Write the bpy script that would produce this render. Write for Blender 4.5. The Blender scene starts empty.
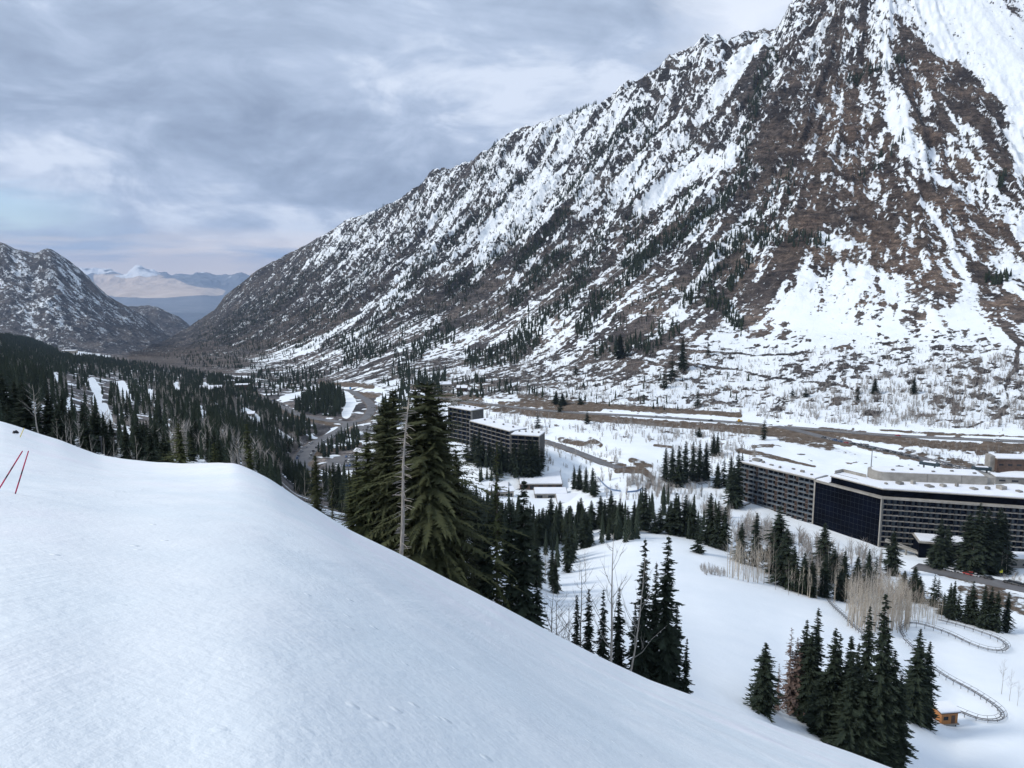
HAZE_D = 2.7e-5
CLOUD = [(.205,.26,.365), (.265,.33,.45), (.345,.415,.545), (.52,.58,.69)]
CLOUD_TOP = (.44,.52,.645)
SUN_E = 1.9
EXPO = 0.52
import bpy, math, random
import numpy as np
rnd = random.Random(7)
C = bpy.context.scene.collection
scene = bpy.context.scene
PI = math.pi
# ------------------------------------------------------------------ camera geometry
F = 770.0; PITCH = math.radians(8.4)
cp_, sp_ = math.cos(PITCH), math.sin(PITCH)
def W(px, py, Y):
    """the world point at depth Y (metres north of the viewer) seen at a photo position"""
    u = (np.asarray(px, float)-512)/F; v = (np.asarray(py, float)-384)/F
    d = cp_ - v*sp_
    return np.stack([u/d*Y, np.ones_like(u)*Y, (-sp_ - v*cp_)/d*Y], -1)
def project(P):
    P = np.asarray(P, float)
    f = P[..., 1]*cp_ - P[..., 2]*sp_
    dn = -P[..., 1]*sp_ - P[..., 2]*cp_
    return 512+F*P[..., 0]/f, 384+F*dn/f
# ------------------------------------------------------------------ noise
def _h(ix, iy, seed):
    n = (ix.astype(np.int64)*374761393 + iy.astype(np.int64)*668265263 + seed*974634777) & 0x7fffffff
    n = ((n ^ (n >> 13))*1274126177) & 0x7fffffff
    n = (n ^ (n >> 16)) & 0x7fffffff
    return n/0x7fffffff
def vnoise(x, y, seed=0):
    ix = np.floor(x); iy = np.floor(y); fx = x-ix; fy = y-iy
    fx = fx*fx*fx*(fx*(fx*6-15)+10); fy = fy*fy*fy*(fy*(fy*6-15)+10)
    a = _h(ix, iy, seed); b = _h(ix+1, iy, seed); c = _h(ix, iy+1, seed); d = _h(ix+1, iy+1, seed)
    return (a*(1-fx)+b*fx)*(1-fy) + (c*(1-fx)+d*fx)*fy
def fbm(x, y, o=5, seed=0, g=.5):
    s = 0; a = 1; t = 0
    for k in range(o):
        s = s + a*vnoise(x, y, seed+k*17); t += a; a *= g
        x, y = x*1.93*.8+y*1.93*.6+3.1, -x*1.93*.6+y*1.93*.8+7.7
    return s/t
def ridged(x, y, o=5, seed=0, g=.5):
    s = 0; a = 1; t = 0
    for k in range(o):
        s = s + a*(1-np.abs(2*vnoise(x, y, seed+k*17)-1))**1.6; t += a; a *= g
        x, y = x*1.97*.85+y*1.97*.53+3.1, -x*1.97*.53+y*1.97*.85+7.7
    return s/t
def sstep(a, b, x):
    t = np.clip((x-a)/(b-a), 0, 1); return t*t*(3-2*t)
def pchip(xk, yk, x):
    xk = np.asarray(xk, float); yk = np.asarray(yk, float); h = np.diff(xk)
    sh = (-1,)+(1,)*(yk.ndim-1)
    d = np.diff(yk, axis=0)/h.reshape(sh)
    m = np.zeros_like(yk); m[0] = d[0]; m[-1] = d[-1]
    w1 = (2*h[1:]+h[:-1]).reshape(sh); w2 = (h[1:]+2*h[:-1]).reshape(sh)
    with np.errstate(divide='ignore', invalid='ignore'):
        hm = (w1+w2)/(w1/d[:-1]+w2/d[1:])
    m[1:-1] = np.where(d[:-1]*d[1:] > 0, hm, 0)
    i = np.clip(np.searchsorted(xk, x)-1, 0, len(xk)-2)
    s2 = (-1,)+(1,)*(yk.ndim-1)
    t = ((x-xk[i])/h[i]).reshape(s2); H = h[i].reshape(s2)
    return (yk[i]*(2*t**3-3*t**2+1)+m[i]*H*(t**3-2*t**2+t)+yk[i+1]*(-2*t**3+3*t**2)+m[i+1]*H*(t**3-t**2))
# ------------------------------------------------------------------ mesh helpers
def np_mesh(name, V, Fc, mats, smooth=False, mi=None, attrs=None):
    """V (n,3); Fc (m,3) or (m,4)"""
    me = bpy.data.meshes.new(name)
    V = np.asarray(V, np.float32); Fc = np.asarray(Fc, np.int32)
    n, k = Fc.shape
    me.vertices.add(len(V)); me.vertices.foreach_set('co', V.ravel())
    me.loops.add(n*k); me.loops.foreach_set('vertex_index', Fc.ravel())
    me.polygons.add(n); me.polygons.foreach_set('loop_start', np.arange(n, dtype=np.int32)*k)
    me.polygons.foreach_set('loop_total', np.full(n, k, np.int32))
    if mi is not None: me.polygons.foreach_set('material_index', np.asarray(mi, np.int32))
    me.polygons.foreach_set('use_smooth', np.full(n, smooth, bool))
    for a, v in (attrs or {}).items():
        at = me.attributes.new(a, 'FLOAT', 'POINT'); at.data.foreach_set('value', np.asarray(v, np.float32).ravel())
    me.update(calc_edges=True)
    for m in mats: me.materials.append(m)
    return me
def link(name, me, parent=None):
    o = bpy.data.objects.new(name, me); C.objects.link(o)
    if parent is not None: o.parent = parent
    return o
def tag(o, label=None, cat=None, group=None, kind=None):
    if label: o['label'] = label
    if cat: o['category'] = cat
    if group: o['group'] = group
    if kind: o['kind'] = kind
    return o
def thing(name, label, cat, loc=(0, 0, 0), rz=0, group=None):
    o = bpy.data.objects.new(name, None); C.objects.link(o)
    o.location = [float(c) for c in loc]; o.rotation_euler = (0, 0, rz); o.empty_display_size = .5
    return tag(o, label, cat, group)
class MB:
    """collects solids, then links them as one mesh object"""
    def __init__(s): s.v = []; s.f = []; s.m = []
    def add(s, vs, fs, m=0):
        b = len(s.v); s.v += [tuple(float(c) for c in p) for p in vs]
        s.f += [tuple(b+i for i in f) for f in fs]; s.m += [m]*len(fs); return s
    def prism(s, pts, z0, z1, m=0, mtop=None):
        n = len(pts)
        z0 = z0 if hasattr(z0, '__len__') else [z0]*n; z1 = z1 if hasattr(z1, '__len__') else [z1]*n
        vs = [(p[0], p[1], z0[i]) for i, p in enumerate(pts)]+[(p[0], p[1], z1[i]) for i, p in enumerate(pts)]
        area = sum(pts[i][0]*pts[(i+1) % n][1]-pts[(i+1) % n][0]*pts[i][1] for i in range(n))
        side = [(i, (i+1) % n, n+(i+1) % n, n+i) for i in range(n)]
        top = tuple(range(n, 2*n)); bot = tuple(reversed(range(n)))
        if area < 0: side = [tuple(reversed(f)) for f in side]; top = tuple(reversed(top)); bot = tuple(reversed(bot))
        s.add(vs, side+[bot], m); b = len(s.v)-2*n
        s.f.append(tuple(b+i for i in top)); s.m.append(m if mtop is None else mtop); return s
    def box(s, c, size, rz=0, m=0, mtop=None):
        cx, cy, cz = c; a, b, h = size; ca, sa = math.cos(rz), math.sin(rz)
        pts = [(cx+x*ca-y*sa, cy+x*sa+y*ca) for x, y in ((-a/2, -b/2), (a/2, -b/2), (a/2, b/2), (-a/2, b/2))]
        return s.prism(pts, cz, cz+h, m, mtop)
    def tube(s, p, r, n=6, m=0):
        p = [np.array(q, float) for q in p]; r = r if hasattr(r, '__len__') else [r]*len(p); rings = []
        for i, q in enumerate(p):
            t = p[min(i+1, len(p)-1)]-p[max(i-1, 0)]; t /= (np.linalg.norm(t)+1e-9)
            a = np.cross(t, (0, 0, 1.)) if abs(t[2]) < .9 else np.cross(t, (1., 0, 0)); a /= np.linalg.norm(a); b = np.cross(t, a)
            rings.append([q+r[i]*(math.cos(2*PI*k/n)*a+math.sin(2*PI*k/n)*b) for k in range(n)])
        vs = [x for rg in rings for x in rg]; fs = []
        for i in range(len(p)-1):
            for k in range(n): fs.append((i*n+k, i*n+(k+1) % n, (i+1)*n+(k+1) % n, (i+1)*n+k))
        fs += [tuple(reversed(range(n))), tuple(range((len(p)-1)*n, len(p)*n))]
        return s.add(vs, fs, m)
    def mesh(s, name, mats, smooth=False):
        me = bpy.data.meshes.new(name); me.from_pydata(s.v, [], s.f)
        for m in (mats if isinstance(mats, (list, tuple)) else [mats]): me.materials.append(m)
        me.polygons.foreach_set('material_index', s.m)
        if smooth: me.polygons.foreach_set('use_smooth', [True]*len(s.f))
        me.update(); return me
    def build(s, name, mats, parent=None, smooth=False): return link(name, s.mesh(name, mats, smooth), parent)
# ------------------------------------------------------------------ materials
def new_mat(name):
    m = bpy.data.materials.new(name); m.use_nodes = True; nt = m.node_tree
    return m, nt, nt.nodes['Principled BSDF']
def N(nt, typ, **kw):
    n = nt.nodes.new(typ)
    for k, v in kw.items():
        if k in n.inputs.keys() if isinstance(k, str) else False: n.inputs[k].default_value = v
        else: setattr(n, k, v)
    return n
def L(nt, a, b): nt.links.new(a, b)
def mixc(nt, fac, a, b, blend='MIX'):
    n = nt.nodes.new('ShaderNodeMix'); n.data_type = 'RGBA'; n.blend_type = blend
    for s, v in ((0, fac), (6, a), (7, b)):
        if hasattr(v, 'node'): L(nt, v, n.inputs[s])
        else: n.inputs[s].default_value = v if s == 0 else tuple(v)+((1,) if len(v) == 3 else ())
    return n.outputs[2]
def math_(nt, op, a, b=0., c=0.):
    n = nt.nodes.new('ShaderNodeMath'); n.operation = op
    for i, v in enumerate((a, b, c)):
        if hasattr(v, 'node'): L(nt, v, n.inputs[i])
        else: n.inputs[i].default_value = v
    return n.outputs[0]
def noise(nt, scale, detail=4, rough=.5, vec=None, dist=0):
    n = nt.nodes.new('ShaderNodeTexNoise'); n.inputs['Scale'].default_value = scale; n.inputs['Detail'].default_value = detail
    n.inputs['Roughness'].default_value = rough; n.inputs['Distortion'].default_value = dist
    if vec is not None: L(nt, vec, n.inputs['Vector'])
    return n.outputs['Fac']
def ramp(nt, fac, stops):
    n = nt.nodes.new('ShaderNodeValToRGB'); L(nt, fac, n.inputs[0]); e = n.color_ramp.elements
    while len(e) < len(stops): e.new(.5)
    for x, (p, c) in zip(e, stops): x.position = p; x.color = tuple(c)+((1,) if len(c) == 3 else ()) if hasattr(c, '__len__') else (c, c, c, 1)
    return n.outputs[0]
def geo_pos(nt):
    return nt.nodes.new('ShaderNodeNewGeometry').outputs['Position']
def stretch(nt, vec, sc):
    n = nt.nodes.new('ShaderNodeVectorMath'); n.operation = 'MULTIPLY'; L(nt, vec, n.inputs[0]); n.inputs[1].default_value = sc
    return n.outputs[0]
def attr(nt, name):
    n = nt.nodes.new('ShaderNodeAttribute'); n.attribute_name = name; return n.outputs['Fac']
def bump(nt, bsdf, h, strength, dist):
    n = nt.nodes.new('ShaderNodeBump'); n.inputs['Strength'].default_value = strength; n.inputs['Distance'].default_value = dist
    L(nt, h, n.inputs['Height']); L(nt, n.outputs[0], bsdf.inputs['Normal'])
def noisy(name, c1, c2, scale=.5, rough=.8, detail=4, bumps=None, metallic=0, stretchv=None, obj=True, spec=.3):
    m, nt, b = new_mat(name)
    vec = nt.nodes.new('ShaderNodeTexCoord').outputs['Object'] if obj else geo_pos(nt)
    if stretchv: vec = stretch(nt, vec, stretchv)
    f = noise(nt, scale, detail, .6, vec)
    f = ramp(nt, f, [(.3, 0.), (.7, 1.)])
    L(nt, mixc(nt, f, c1, c2), b.inputs['Base Color'])
    b.inputs['Roughness'].default_value = rough; b.inputs['Metallic'].default_value = metallic; b.inputs['Specular IOR Level'].default_value = spec
    if bumps: bump(nt, b, noise(nt, scale*bumps[0], 3, .6, vec), bumps[1], bumps[2])
    return m
SNOWC = (.82, .86, .89); SNOWD = (.76, .81, .85)
def terrain_material():
    m, nt, b = new_mat('mountain_ground')
    p = geo_pos(nt)
    sn = attr(nt, 'snow'); br = attr(nt, 'brown'); dirt = attr(nt, 'dirt'); fine = attr(nt, 'fine')
    n1 = noise(nt, .16, 7, .68, p); n2 = noise(nt, .03, 5, .6, p)
    n3 = noise(nt, .5, 4, .6, stretch(nt, p, (1, 1, 2.6)))
    x = math_(nt, 'ADD', sn, math_(nt, 'MULTIPLY', math_(nt, 'SUBTRACT', n1, .5), math_(nt, 'MULTIPLY', fine, 1.9)))
    x = math_(nt, 'ADD', x, math_(nt, 'MULTIPLY', math_(nt, 'SUBTRACT', n3, .5), math_(nt, 'MULTIPLY', fine, .5)))
    snow = ramp(nt, x, [(.44, 0.), (.58, 1.)])
    r_grey = ramp(nt, n1, [(.28, (.034, .034, .037)), (.5, (.092, .090, .094)), (.72, (.20, .195, .195))])
    r_brown = ramp(nt, n1, [(.28, (.050, .041, .036)), (.5, (.145, .118, .100)), (.72, (.29, .245, .21))])
    rock = mixc(nt, br, r_grey, r_brown)
    rock = mixc(nt, ramp(nt, n2, [(.35, .0), (.7, .6)]), rock, mixc(nt, br, (.075, .072, .076), (.115, .084, .07)))
    n4 = noise(nt, .055, 5, .6, stretch(nt, p, (1., .8, 3.4)), .6); n5 = noise(nt, .42, 4, .7, stretch(nt, p, (1, 1, 1.8)))
    rock = mixc(nt, 1., rock, ramp(nt, math_(nt, 'ADD', math_(nt, 'MULTIPLY', n4, .55), math_(nt, 'MULTIPLY', n5, .45)), [(.38, (.30, .30, .32)), (.49, (.9, .9, .9)), (.60, (1.75, 1.70, 1.62))]), 'MULTIPLY')
    nb_ = noise(nt, .011, 4, .6, stretch(nt, p, (1, 1, 1.5)), .5)
    rock = mixc(nt, 1., rock, ramp(nt, nb_, [(.36, (.55, .56, .60)), (.5, (.95, .93, .92)), (.62, (1.5, 1.38, 1.26))]), 'MULTIPLY')
    dirtc = ramp(nt, n1, [(.3, (.10, .075, .055)), (.7, (.27, .21, .16))])
    base = mixc(nt, dirt, rock, dirtc)
    sc = ramp(nt, noise(nt, .05, 4, .6, p), [(.3, SNOWD), (.65, SNOWC)])
    L(nt, mixc(nt, snow, base, sc), b.inputs['Base Color'])
    b.inputs['Roughness'].default_value = .85; b.inputs['Specular IOR Level'].default_value = .15
    hb = math_(nt, 'ADD', math_(nt, 'MULTIPLY', n1, math_(nt, 'ADD', math_(nt, 'MULTIPLY', snow, -.75), 1.)), math_(nt, 'MULTIPLY', n3, math_(nt, 'MULTIPLY', math_(nt, 'SUBTRACT', 1., snow), .5)))
    st = nt.nodes.new('ShaderNodeBump'); L(nt, hb, st.inputs['Height']); L(nt, math_(nt, 'MULTIPLY', fine, 1.), st.inputs['Strength']); st.inputs['Distance'].default_value = 11.
    L(nt, st.outputs[0], b.inputs['Normal'])
    return m
def piste_material():
    m, nt, b = new_mat('piste_snow')
    p = geo_pos(nt)
    big = noise(nt, .09, 4, .55, p)
    streaky = noise(nt, .8, 4, .5, stretch(nt, p, (.6, .3, .5)), .3)
    fin = noise(nt, 9., 4, .6, p)
    mp = nt.nodes.new('ShaderNodeMapping'); L(nt, p, mp.inputs[0]); mp.inputs['Rotation'].default_value = (0, 0, .45); mp.inputs['Scale'].default_value = (2.6, .10, .3)
    groom = noise(nt, 1., 5, .65, mp.outputs[0], .15); gm = ramp(nt, noise(nt, .13, 3, .5, p), [(.42, 0.), (.62, 1.)])
    chunks = nt.nodes.new('ShaderNodeTexVoronoi'); chunks.inputs['Scale'].default_value = 3.; L(nt, p, chunks.inputs['Vector'])
    ch = math_(nt, 'MULTIPLY', ramp(nt, chunks.outputs['Distance'], [(.05, 1.), (.2, 0.)]), ramp(nt, noise(nt, .8, 3, .5, p), [(.55, 0.), (.68, 1.)]))
    col = ramp(nt, math_(nt, 'ADD', math_(nt, 'MULTIPLY', big, .6), math_(nt, 'MULTIPLY', streaky, .4)), [(.36, (.775, .83, .855)), (.5, (.83, .86, .875)), (.64, (.855, .845, .875))])  # cyan and lavender patches of sky light painted into the snow colour
    L(nt, col, b.inputs['Base Color'])
    b.inputs['Roughness'].default_value = .75; b.inputs['Specular IOR Level'].default_value = .2
    h = math_(nt, 'ADD', math_(nt, 'MULTIPLY', streaky, .06), math_(nt, 'ADD', math_(nt, 'MULTIPLY', fin, .016), math_(nt, 'MULTIPLY', ch, .035)))
    h = math_(nt, 'ADD', h, math_(nt, 'MULTIPLY', big, .5)); h = math_(nt, 'ADD', h, math_(nt, 'MULTIPLY', math_(nt, 'MULTIPLY', groom, gm), .05))
    bump(nt, b, h, 1., 1.)
    return m
# ------------------------------------------------------------------ terrain loft: curves of (row, depth) at chosen columns
COLS = {
-150: [(520,75),(470,110),(420,180),(385,350),(365,600),(350,1000),(338,1500),(330,1900),(326,2200),(324,2500),(322,2800),(320,3100),(345,3800)],
0:    [(500,75),(440,120),(410,200),(385,380),(370,650),(358,1000),(347,1500),(340,1900),(335,2200),(333,2500),(331,2800),(328,3100),(350,4000)],
60:   [(520,75),(450,130),(420,230),(398,420),(382,700),(370,1050),(360,1500),(355,1900),(352,2250),(350,2550),(349,2850),(348,3150),(360,4200)],
120:  [(540,80),(470,130),(435,260),(410,480),(392,800),(378,1200),(368,1600),(362,2000),(359,2300),(357,2600),(356,2900),(355,3300),(356,4600)],
190:  [(560,80),(480,130),(440,300),(415,560),(396,900),(382,1350),(372,1750),(363,2200),(357,2600),(350,3100),(340,3700),(327,4500),(350,5500)],
250:  [(600,85),(490,140),(455,300),(438,600),(410,900),(388,1300),(378,1600),(367,1950),(355,2400),(335,3000),(305,3600),(277,4200),(300,5000)],
300:  [(620,85),(525,150),(495,330),(474,620),(436,770),(398,1100),(388,1350),(372,1750),(350,2200),(320,2750),(280,3400),(248,3900),(270,4600)],
350:  [(640,90),(550,150),(508,330),(480,590),(446,745),(405,1000),(388,1250),(372,1500),(345,1950),(305,2500),(260,3100),(225,3600),(250,4300)],
400:  [(660,90),(565,150),(510,330),(475,540),(445,740),(412,920),(394,1080),(370,1350),(335,1800),(290,2300),(240,2850),(201,3250),(225,4000)],
450:  [(690,90),(595,140),(535,290),(488,520),(455,690),(421,850),(400,985),(367,1300),(328,1700),(272,2220),(214,2700),(167,3020),(200,3750)],
500:  [(720,90),(620,130),(560,260),(500,500),(462,650),(430,790),(406,900),(365,1250),(320,1600),(250,2150),(185,2550),(142,2800),(170,3500)],
560:  [(740,90),(640,130),(600,230),(520,450),(470,610),(435,740),(410,850),(360,1180),(310,1450),(230,1950),(165,2350),(120,2600),(150,3300)],
600:  [(750,90),(652,127),(600,230),(530,390),(486,530),(442,690),(412,820),(355,1140),(305,1390),(220,1850),(152,2220),(105,2500),(140,3200)],
640:  [(760,90),(668,125),(600,230),(535,360),(500,470),(450,640),(414,800),(350,1100),(300,1330),(210,1750),(140,2100),(80,2400),(120,3100)],
700:  [(790,90),(700,125),(610,225),(545,350),(505,470),(455,620),(418,780),(350,1060),(300,1270),(200,1630),(120,1950),(46,2250),(80,3000)],
760:  [(820,90),(722,125),(625,220),(560,345),(514,450),(460,580),(424,740),(350,1030),(300,1200),(195,1520),(100,1800),(32,2200),(78,2900)],
785:  [(835,92),(738,125),(632,218),(566,342),(524,435),(468,560),(426,722),(351,1005),(301,1165),(198,1460),(95,1750),(6,2180),(60,2900)],
820:  [(850,95),(752,125),(640,215),(576,335),(540,408),(475,540),(428,700),(352,980),(302,1130),(200,1400),(90,1700),(-45,2130),(0,2900)],
900:  [(900,95),(790,125),(670,200),(608,290),(560,382),(490,500),(434,660),(355,920),(300,1070),(200,1320),(85,1600),(-70,2050),(-20,2800)],
960:  [(940,95),(820,125),(705,185),(622,270),(572,362),(500,480),(437,640),(355,880),(300,1030),(200,1270),(80,1560),(-80,2000),(-30,2800)],
1024: [(960,100),(830,130),(710,180),(636,262),(575,358),(505,460),(440,620),(352,850),(300,990),(200,1240),(70,1540),(-90,1950),(-40,2800)],
1180: [(1000,100),(850,130),(720,180),(645,250),(580,345),(510,440),(443,600),(350,820),(300,960),(200,1220),(60,1520),(-100,1900),(-50,2700)],
}
ck = sorted(COLS)
tab = np.array([COLS[c] for c in ck], float); tab[..., 1] = np.log(tab[..., 1])
px_cols = np.arange(-150, 1180.1, 1.3)
col = pchip(ck, tab, px_cols)                    # (ncol,13,2)
RIDGE = np.array([(190,327),(215,310),(225,296),(238,286),(250,277),(262,268),(280,259),(300,248),(318,238),(332,231),(345,222),(360,217),(378,211),(390,205),(402,198),(420,187),(430,174),(437,170),(452,167),(470,161),(482,153),(490,149),(497,142),(506,138),(516,130),(527,125),(545,122),(560,119),(580,112),(596,105),
 (604,103),(612,98),(618,89),(626,84),(636,83),(645,76),(655,73),(660,67),(667,61),(678,57),(686,52),(694,48),(700,40),(706,35),(711,38),(719,35),(727,41),(736,37),(745,34),(752,36),(762,30),(770,31),(778,27),(784,16),(789,6),(796,-2),(804,-6),(812,-3),(824,-10),(840,-30)], float)
_m = (px_cols > 190) & (px_cols < 840); col[_m, 11, 0] = np.interp(px_cols[_m], RIDGE[:, 0], RIDGE[:, 1])
rows_per = [8, 60, 50, 45, 60, 56, 76, 70, 115, 115, 110, 8]
sk = np.concatenate([[k+j/r for j in range(r)] for k, r in enumerate(rows_per)]+[[12.]])
rc = pchip(np.arange(13), np.moveaxis(col, 1, 0), sk)  # (nrow,ncol,2)
PY0, YY = rc[..., 0], np.exp(rc[..., 1])
PX0 = np.broadcast_to(px_cols, PY0.shape)
P = W(PX0, PY0, YY)
SK = np.broadcast_to(sk[:, None], PY0.shape)
nr, nc = PY0.shape
X, Y, Z = P[..., 0], P[..., 1], P[..., 2].copy()
# downslope coordinates of the big face: q along the strike, t down the fall line
cx, cy = 943., 2112.
dx, dy = X-cx, Y-cy
e1 = np.array([-.55, .835]); dn = np.array([-.835, -.55])
along = dx*e1[0]+dy*e1[1]; down = dx*dn[0]+dy*dn[1]
ang = np.arctan2(-along, down)
q = np.where(along > 0, along, -ang*900.); t = np.where(along > 0, down, np.hypot(dx, dy))
wq = 60*(fbm(X/260, Y/260, 3, 5)-.5)
q = q+wq
mtn = sstep(6.9, 8.6, SK)*np.where(PX0 < 130, sstep(60, 190, PX0), 1)  # 0 in the valley, 1 on the face
far = np.clip(YY/2000, .35, 1.6)
g1 = ridged(q/170, t/900, 3, 11)-.5
g2 = ridged(q/60+g1, t/240, 4, 31)-.5
g3 = ridged(X/38, Y/38+Z/60, 4, 51)-.5
steep_in = sstep(7.6, 9.2, SK)
left_soft = 1-.55*sstep(520, 250, PX0)
rad = sstep(60, 650, np.hypot(dx, dy))*.75+.25
g4 = ridged(q/24+.7*vnoise(X/30, Y/30, 9), (Z+.25*q)/19, 3, 57)-.5
g5 = ridged(X/15+Z/25, Y/15, 3, 59)-.5
disp = mtn*(g1*34*rad+g2*38*steep_in*rad+g3*15*steep_in+g4*18*steep_in+g5*8*steep_in+g2*5)*left_soft
edge_fade = 1-.55*sstep(10.7, 11., SK)*sstep(900, 700, PX0)
disp = disp*(1-.8*np.exp(-((PX0-1010)/85)**2-((PY0-35)/75)**2))*edge_fade*np.clip(far, .6, 1.2)
lowl = (1-mtn)*sstep(1., 2., SK)
disp = disp+lowl*(fbm(X/40, Y/40, 4, 71)-.5)*3.5*sstep(3.2, 4.2, SK)+lowl*(fbm(X/90, Y/90, 3, 77)-.5)*3
Z = Z+disp
# ------------------------------------------------------------------ roads levelled into the ground
def on_ground(px, py, xyz=False):
    """the nearest ground point seen at a photo position"""
    c = int(np.clip(round((px+150)/1.3), 0, nc-1)); pr = PYD[:, c]
    run = np.minimum.accumulate(pr); i = int(np.argmax(run <= py)) if run[-1] <= py else nr-3
    i = max(i, 1)
    f = (pr[i-1]-py)/max(1e-6, pr[i-1]-pr[i]); f = min(max(f, 0), 1)
    a, b = np.array([X[i-1, c], Y[i-1, c], Z[i-1, c]]), np.array([X[i, c], Y[i, c], Z[i, c]])
    return a+(b-a)*f
def ground_z(x, y):
    py = 450.
    for _ in range(4):
        v = (py-384)/F; px = 512+F*x/y*(cp_-v*sp_)
        cf = min(max((px+150)/1.3, 0), nc-1.001); c = int(cf)
        z = np.interp(y, Y[:, c], Z[:, c])*(1-cf+c)+np.interp(y, Y[:, c+1], Z[:, c+1])*(cf-c)
        py = float(project((x, y, z))[1])
    return float(z)
PYD = project(np.stack([X, Y, Z], -1))[1]
ROADS = {  # px,py picks, half width, kind
 'highway': ([(430,397),(462,401),(500,405.5),(540,410),(590,413.5),(640,416),(700,420),(760,424.5),(820,429.5),(870,434),(930,437.5),(1024,441.5),(1100,444)], 5.5),
 'hotel_road': ([(775,426),(800,431),(822,437),(850,443),(880,449),(915,457),(950,465),(975,471),(1010,480),(1060,490)], 5.0),
 'canyon_road': ([(205,380),(228,386),(262,398),(285,408),(300,415),(325,420),(350,423),(366,418),(371,410),(369,402),(360,396),(350,391),(338,389),(318,388)], 5.5),
 'parking_road': ([(350,423),(343,430),(328,437),(315,444),(306,452),(303,462),(308,474)], 8.5),
 'service_road': ([(544,441),(560,446),(576,452),(592,458),(604,464),(622,468)], 4.5),
 'lower_road': ([(915,566),(935,570.5),(960,575),(985,580),(1008,586),(1040,592),(1100,604)], 5.2),
}
def resample(pts, step):
    pts = np.array(pts, float); d = np.r_[0, np.cumsum(np.linalg.norm(np.diff(pts[:, :2], axis=0), axis=1))]
    s = np.linspace(0, d[-1], max(2, int(d[-1]/step)+1)); return pchip(d, pts, s)
road_pts = {}
roadmask = np.zeros_like(Z)
for name, (pk, hw) in ROADS.items():
    pts = np.array([on_ground(a, b) for a, b in pk]); pts = resample(pts, 6.)
    for _ in range(8): pts[1:-1] = (pts[:-2]+2*pts[1:-1]+pts[2:])/4
    road_pts[name] = pts
def level_road(pts, hw, blend=9., dirt=True):
    m = 14+hw; lo, hi = pts[:, :2].min(0)-m, pts[:, :2].max(0)+m
    sel = np.nonzero((X > lo[0]) & (X < hi[0]) & (Y > lo[1]) & (Y < hi[1]))
    x, y = X[sel], Y[sel]; best = np.full(len(x), 1e9); bz = np.zeros(len(x))
    for a, b in zip(pts[:-1], pts[1:]):
        d = b-a; tt = np.clip(((x-a[0])*d[0]+(y-a[1])*d[1])/(d[0]**2+d[1]**2+1e-9), 0, 1)
        dd = np.hypot(x-a[0]-tt*d[0], y-a[1]-tt*d[1]); k = dd < best
        best[k] = dd[k]; bz[k] = (a[2]+tt*d[2])[k]
    w = 1-sstep(hw+2, hw+2+blend, best)
    Z[sel] = Z[sel]*(1-w)+(bz-.15)*w
    roadmask[sel] = np.maximum(roadmask[sel], 1-sstep(hw, hw+2.5, best))
for name, pts in road_pts.items(): level_road(pts, ROADS[name][1])
def level_pad(cx, cy, r, z, blend=12):
    d = np.hypot(X-cx, Y-cy); w = 1-sstep(r, r+blend, d); Z[:] = Z*(1-w)+z*w
lotc = on_ground(352, 462); level_pad(lotc[0], lotc[1], 30, lotc[2], 16)
lot2 = on_ground(376, 428); level_pad(lot2[0], lot2[1], 26, lot2[2], 12)
_c = W(505, 430, 615); level_pad(_c[0], _c[1]+6, 46, -150, 22)
PXD, PYD = project(np.stack([X, Y, Z], -1))
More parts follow.
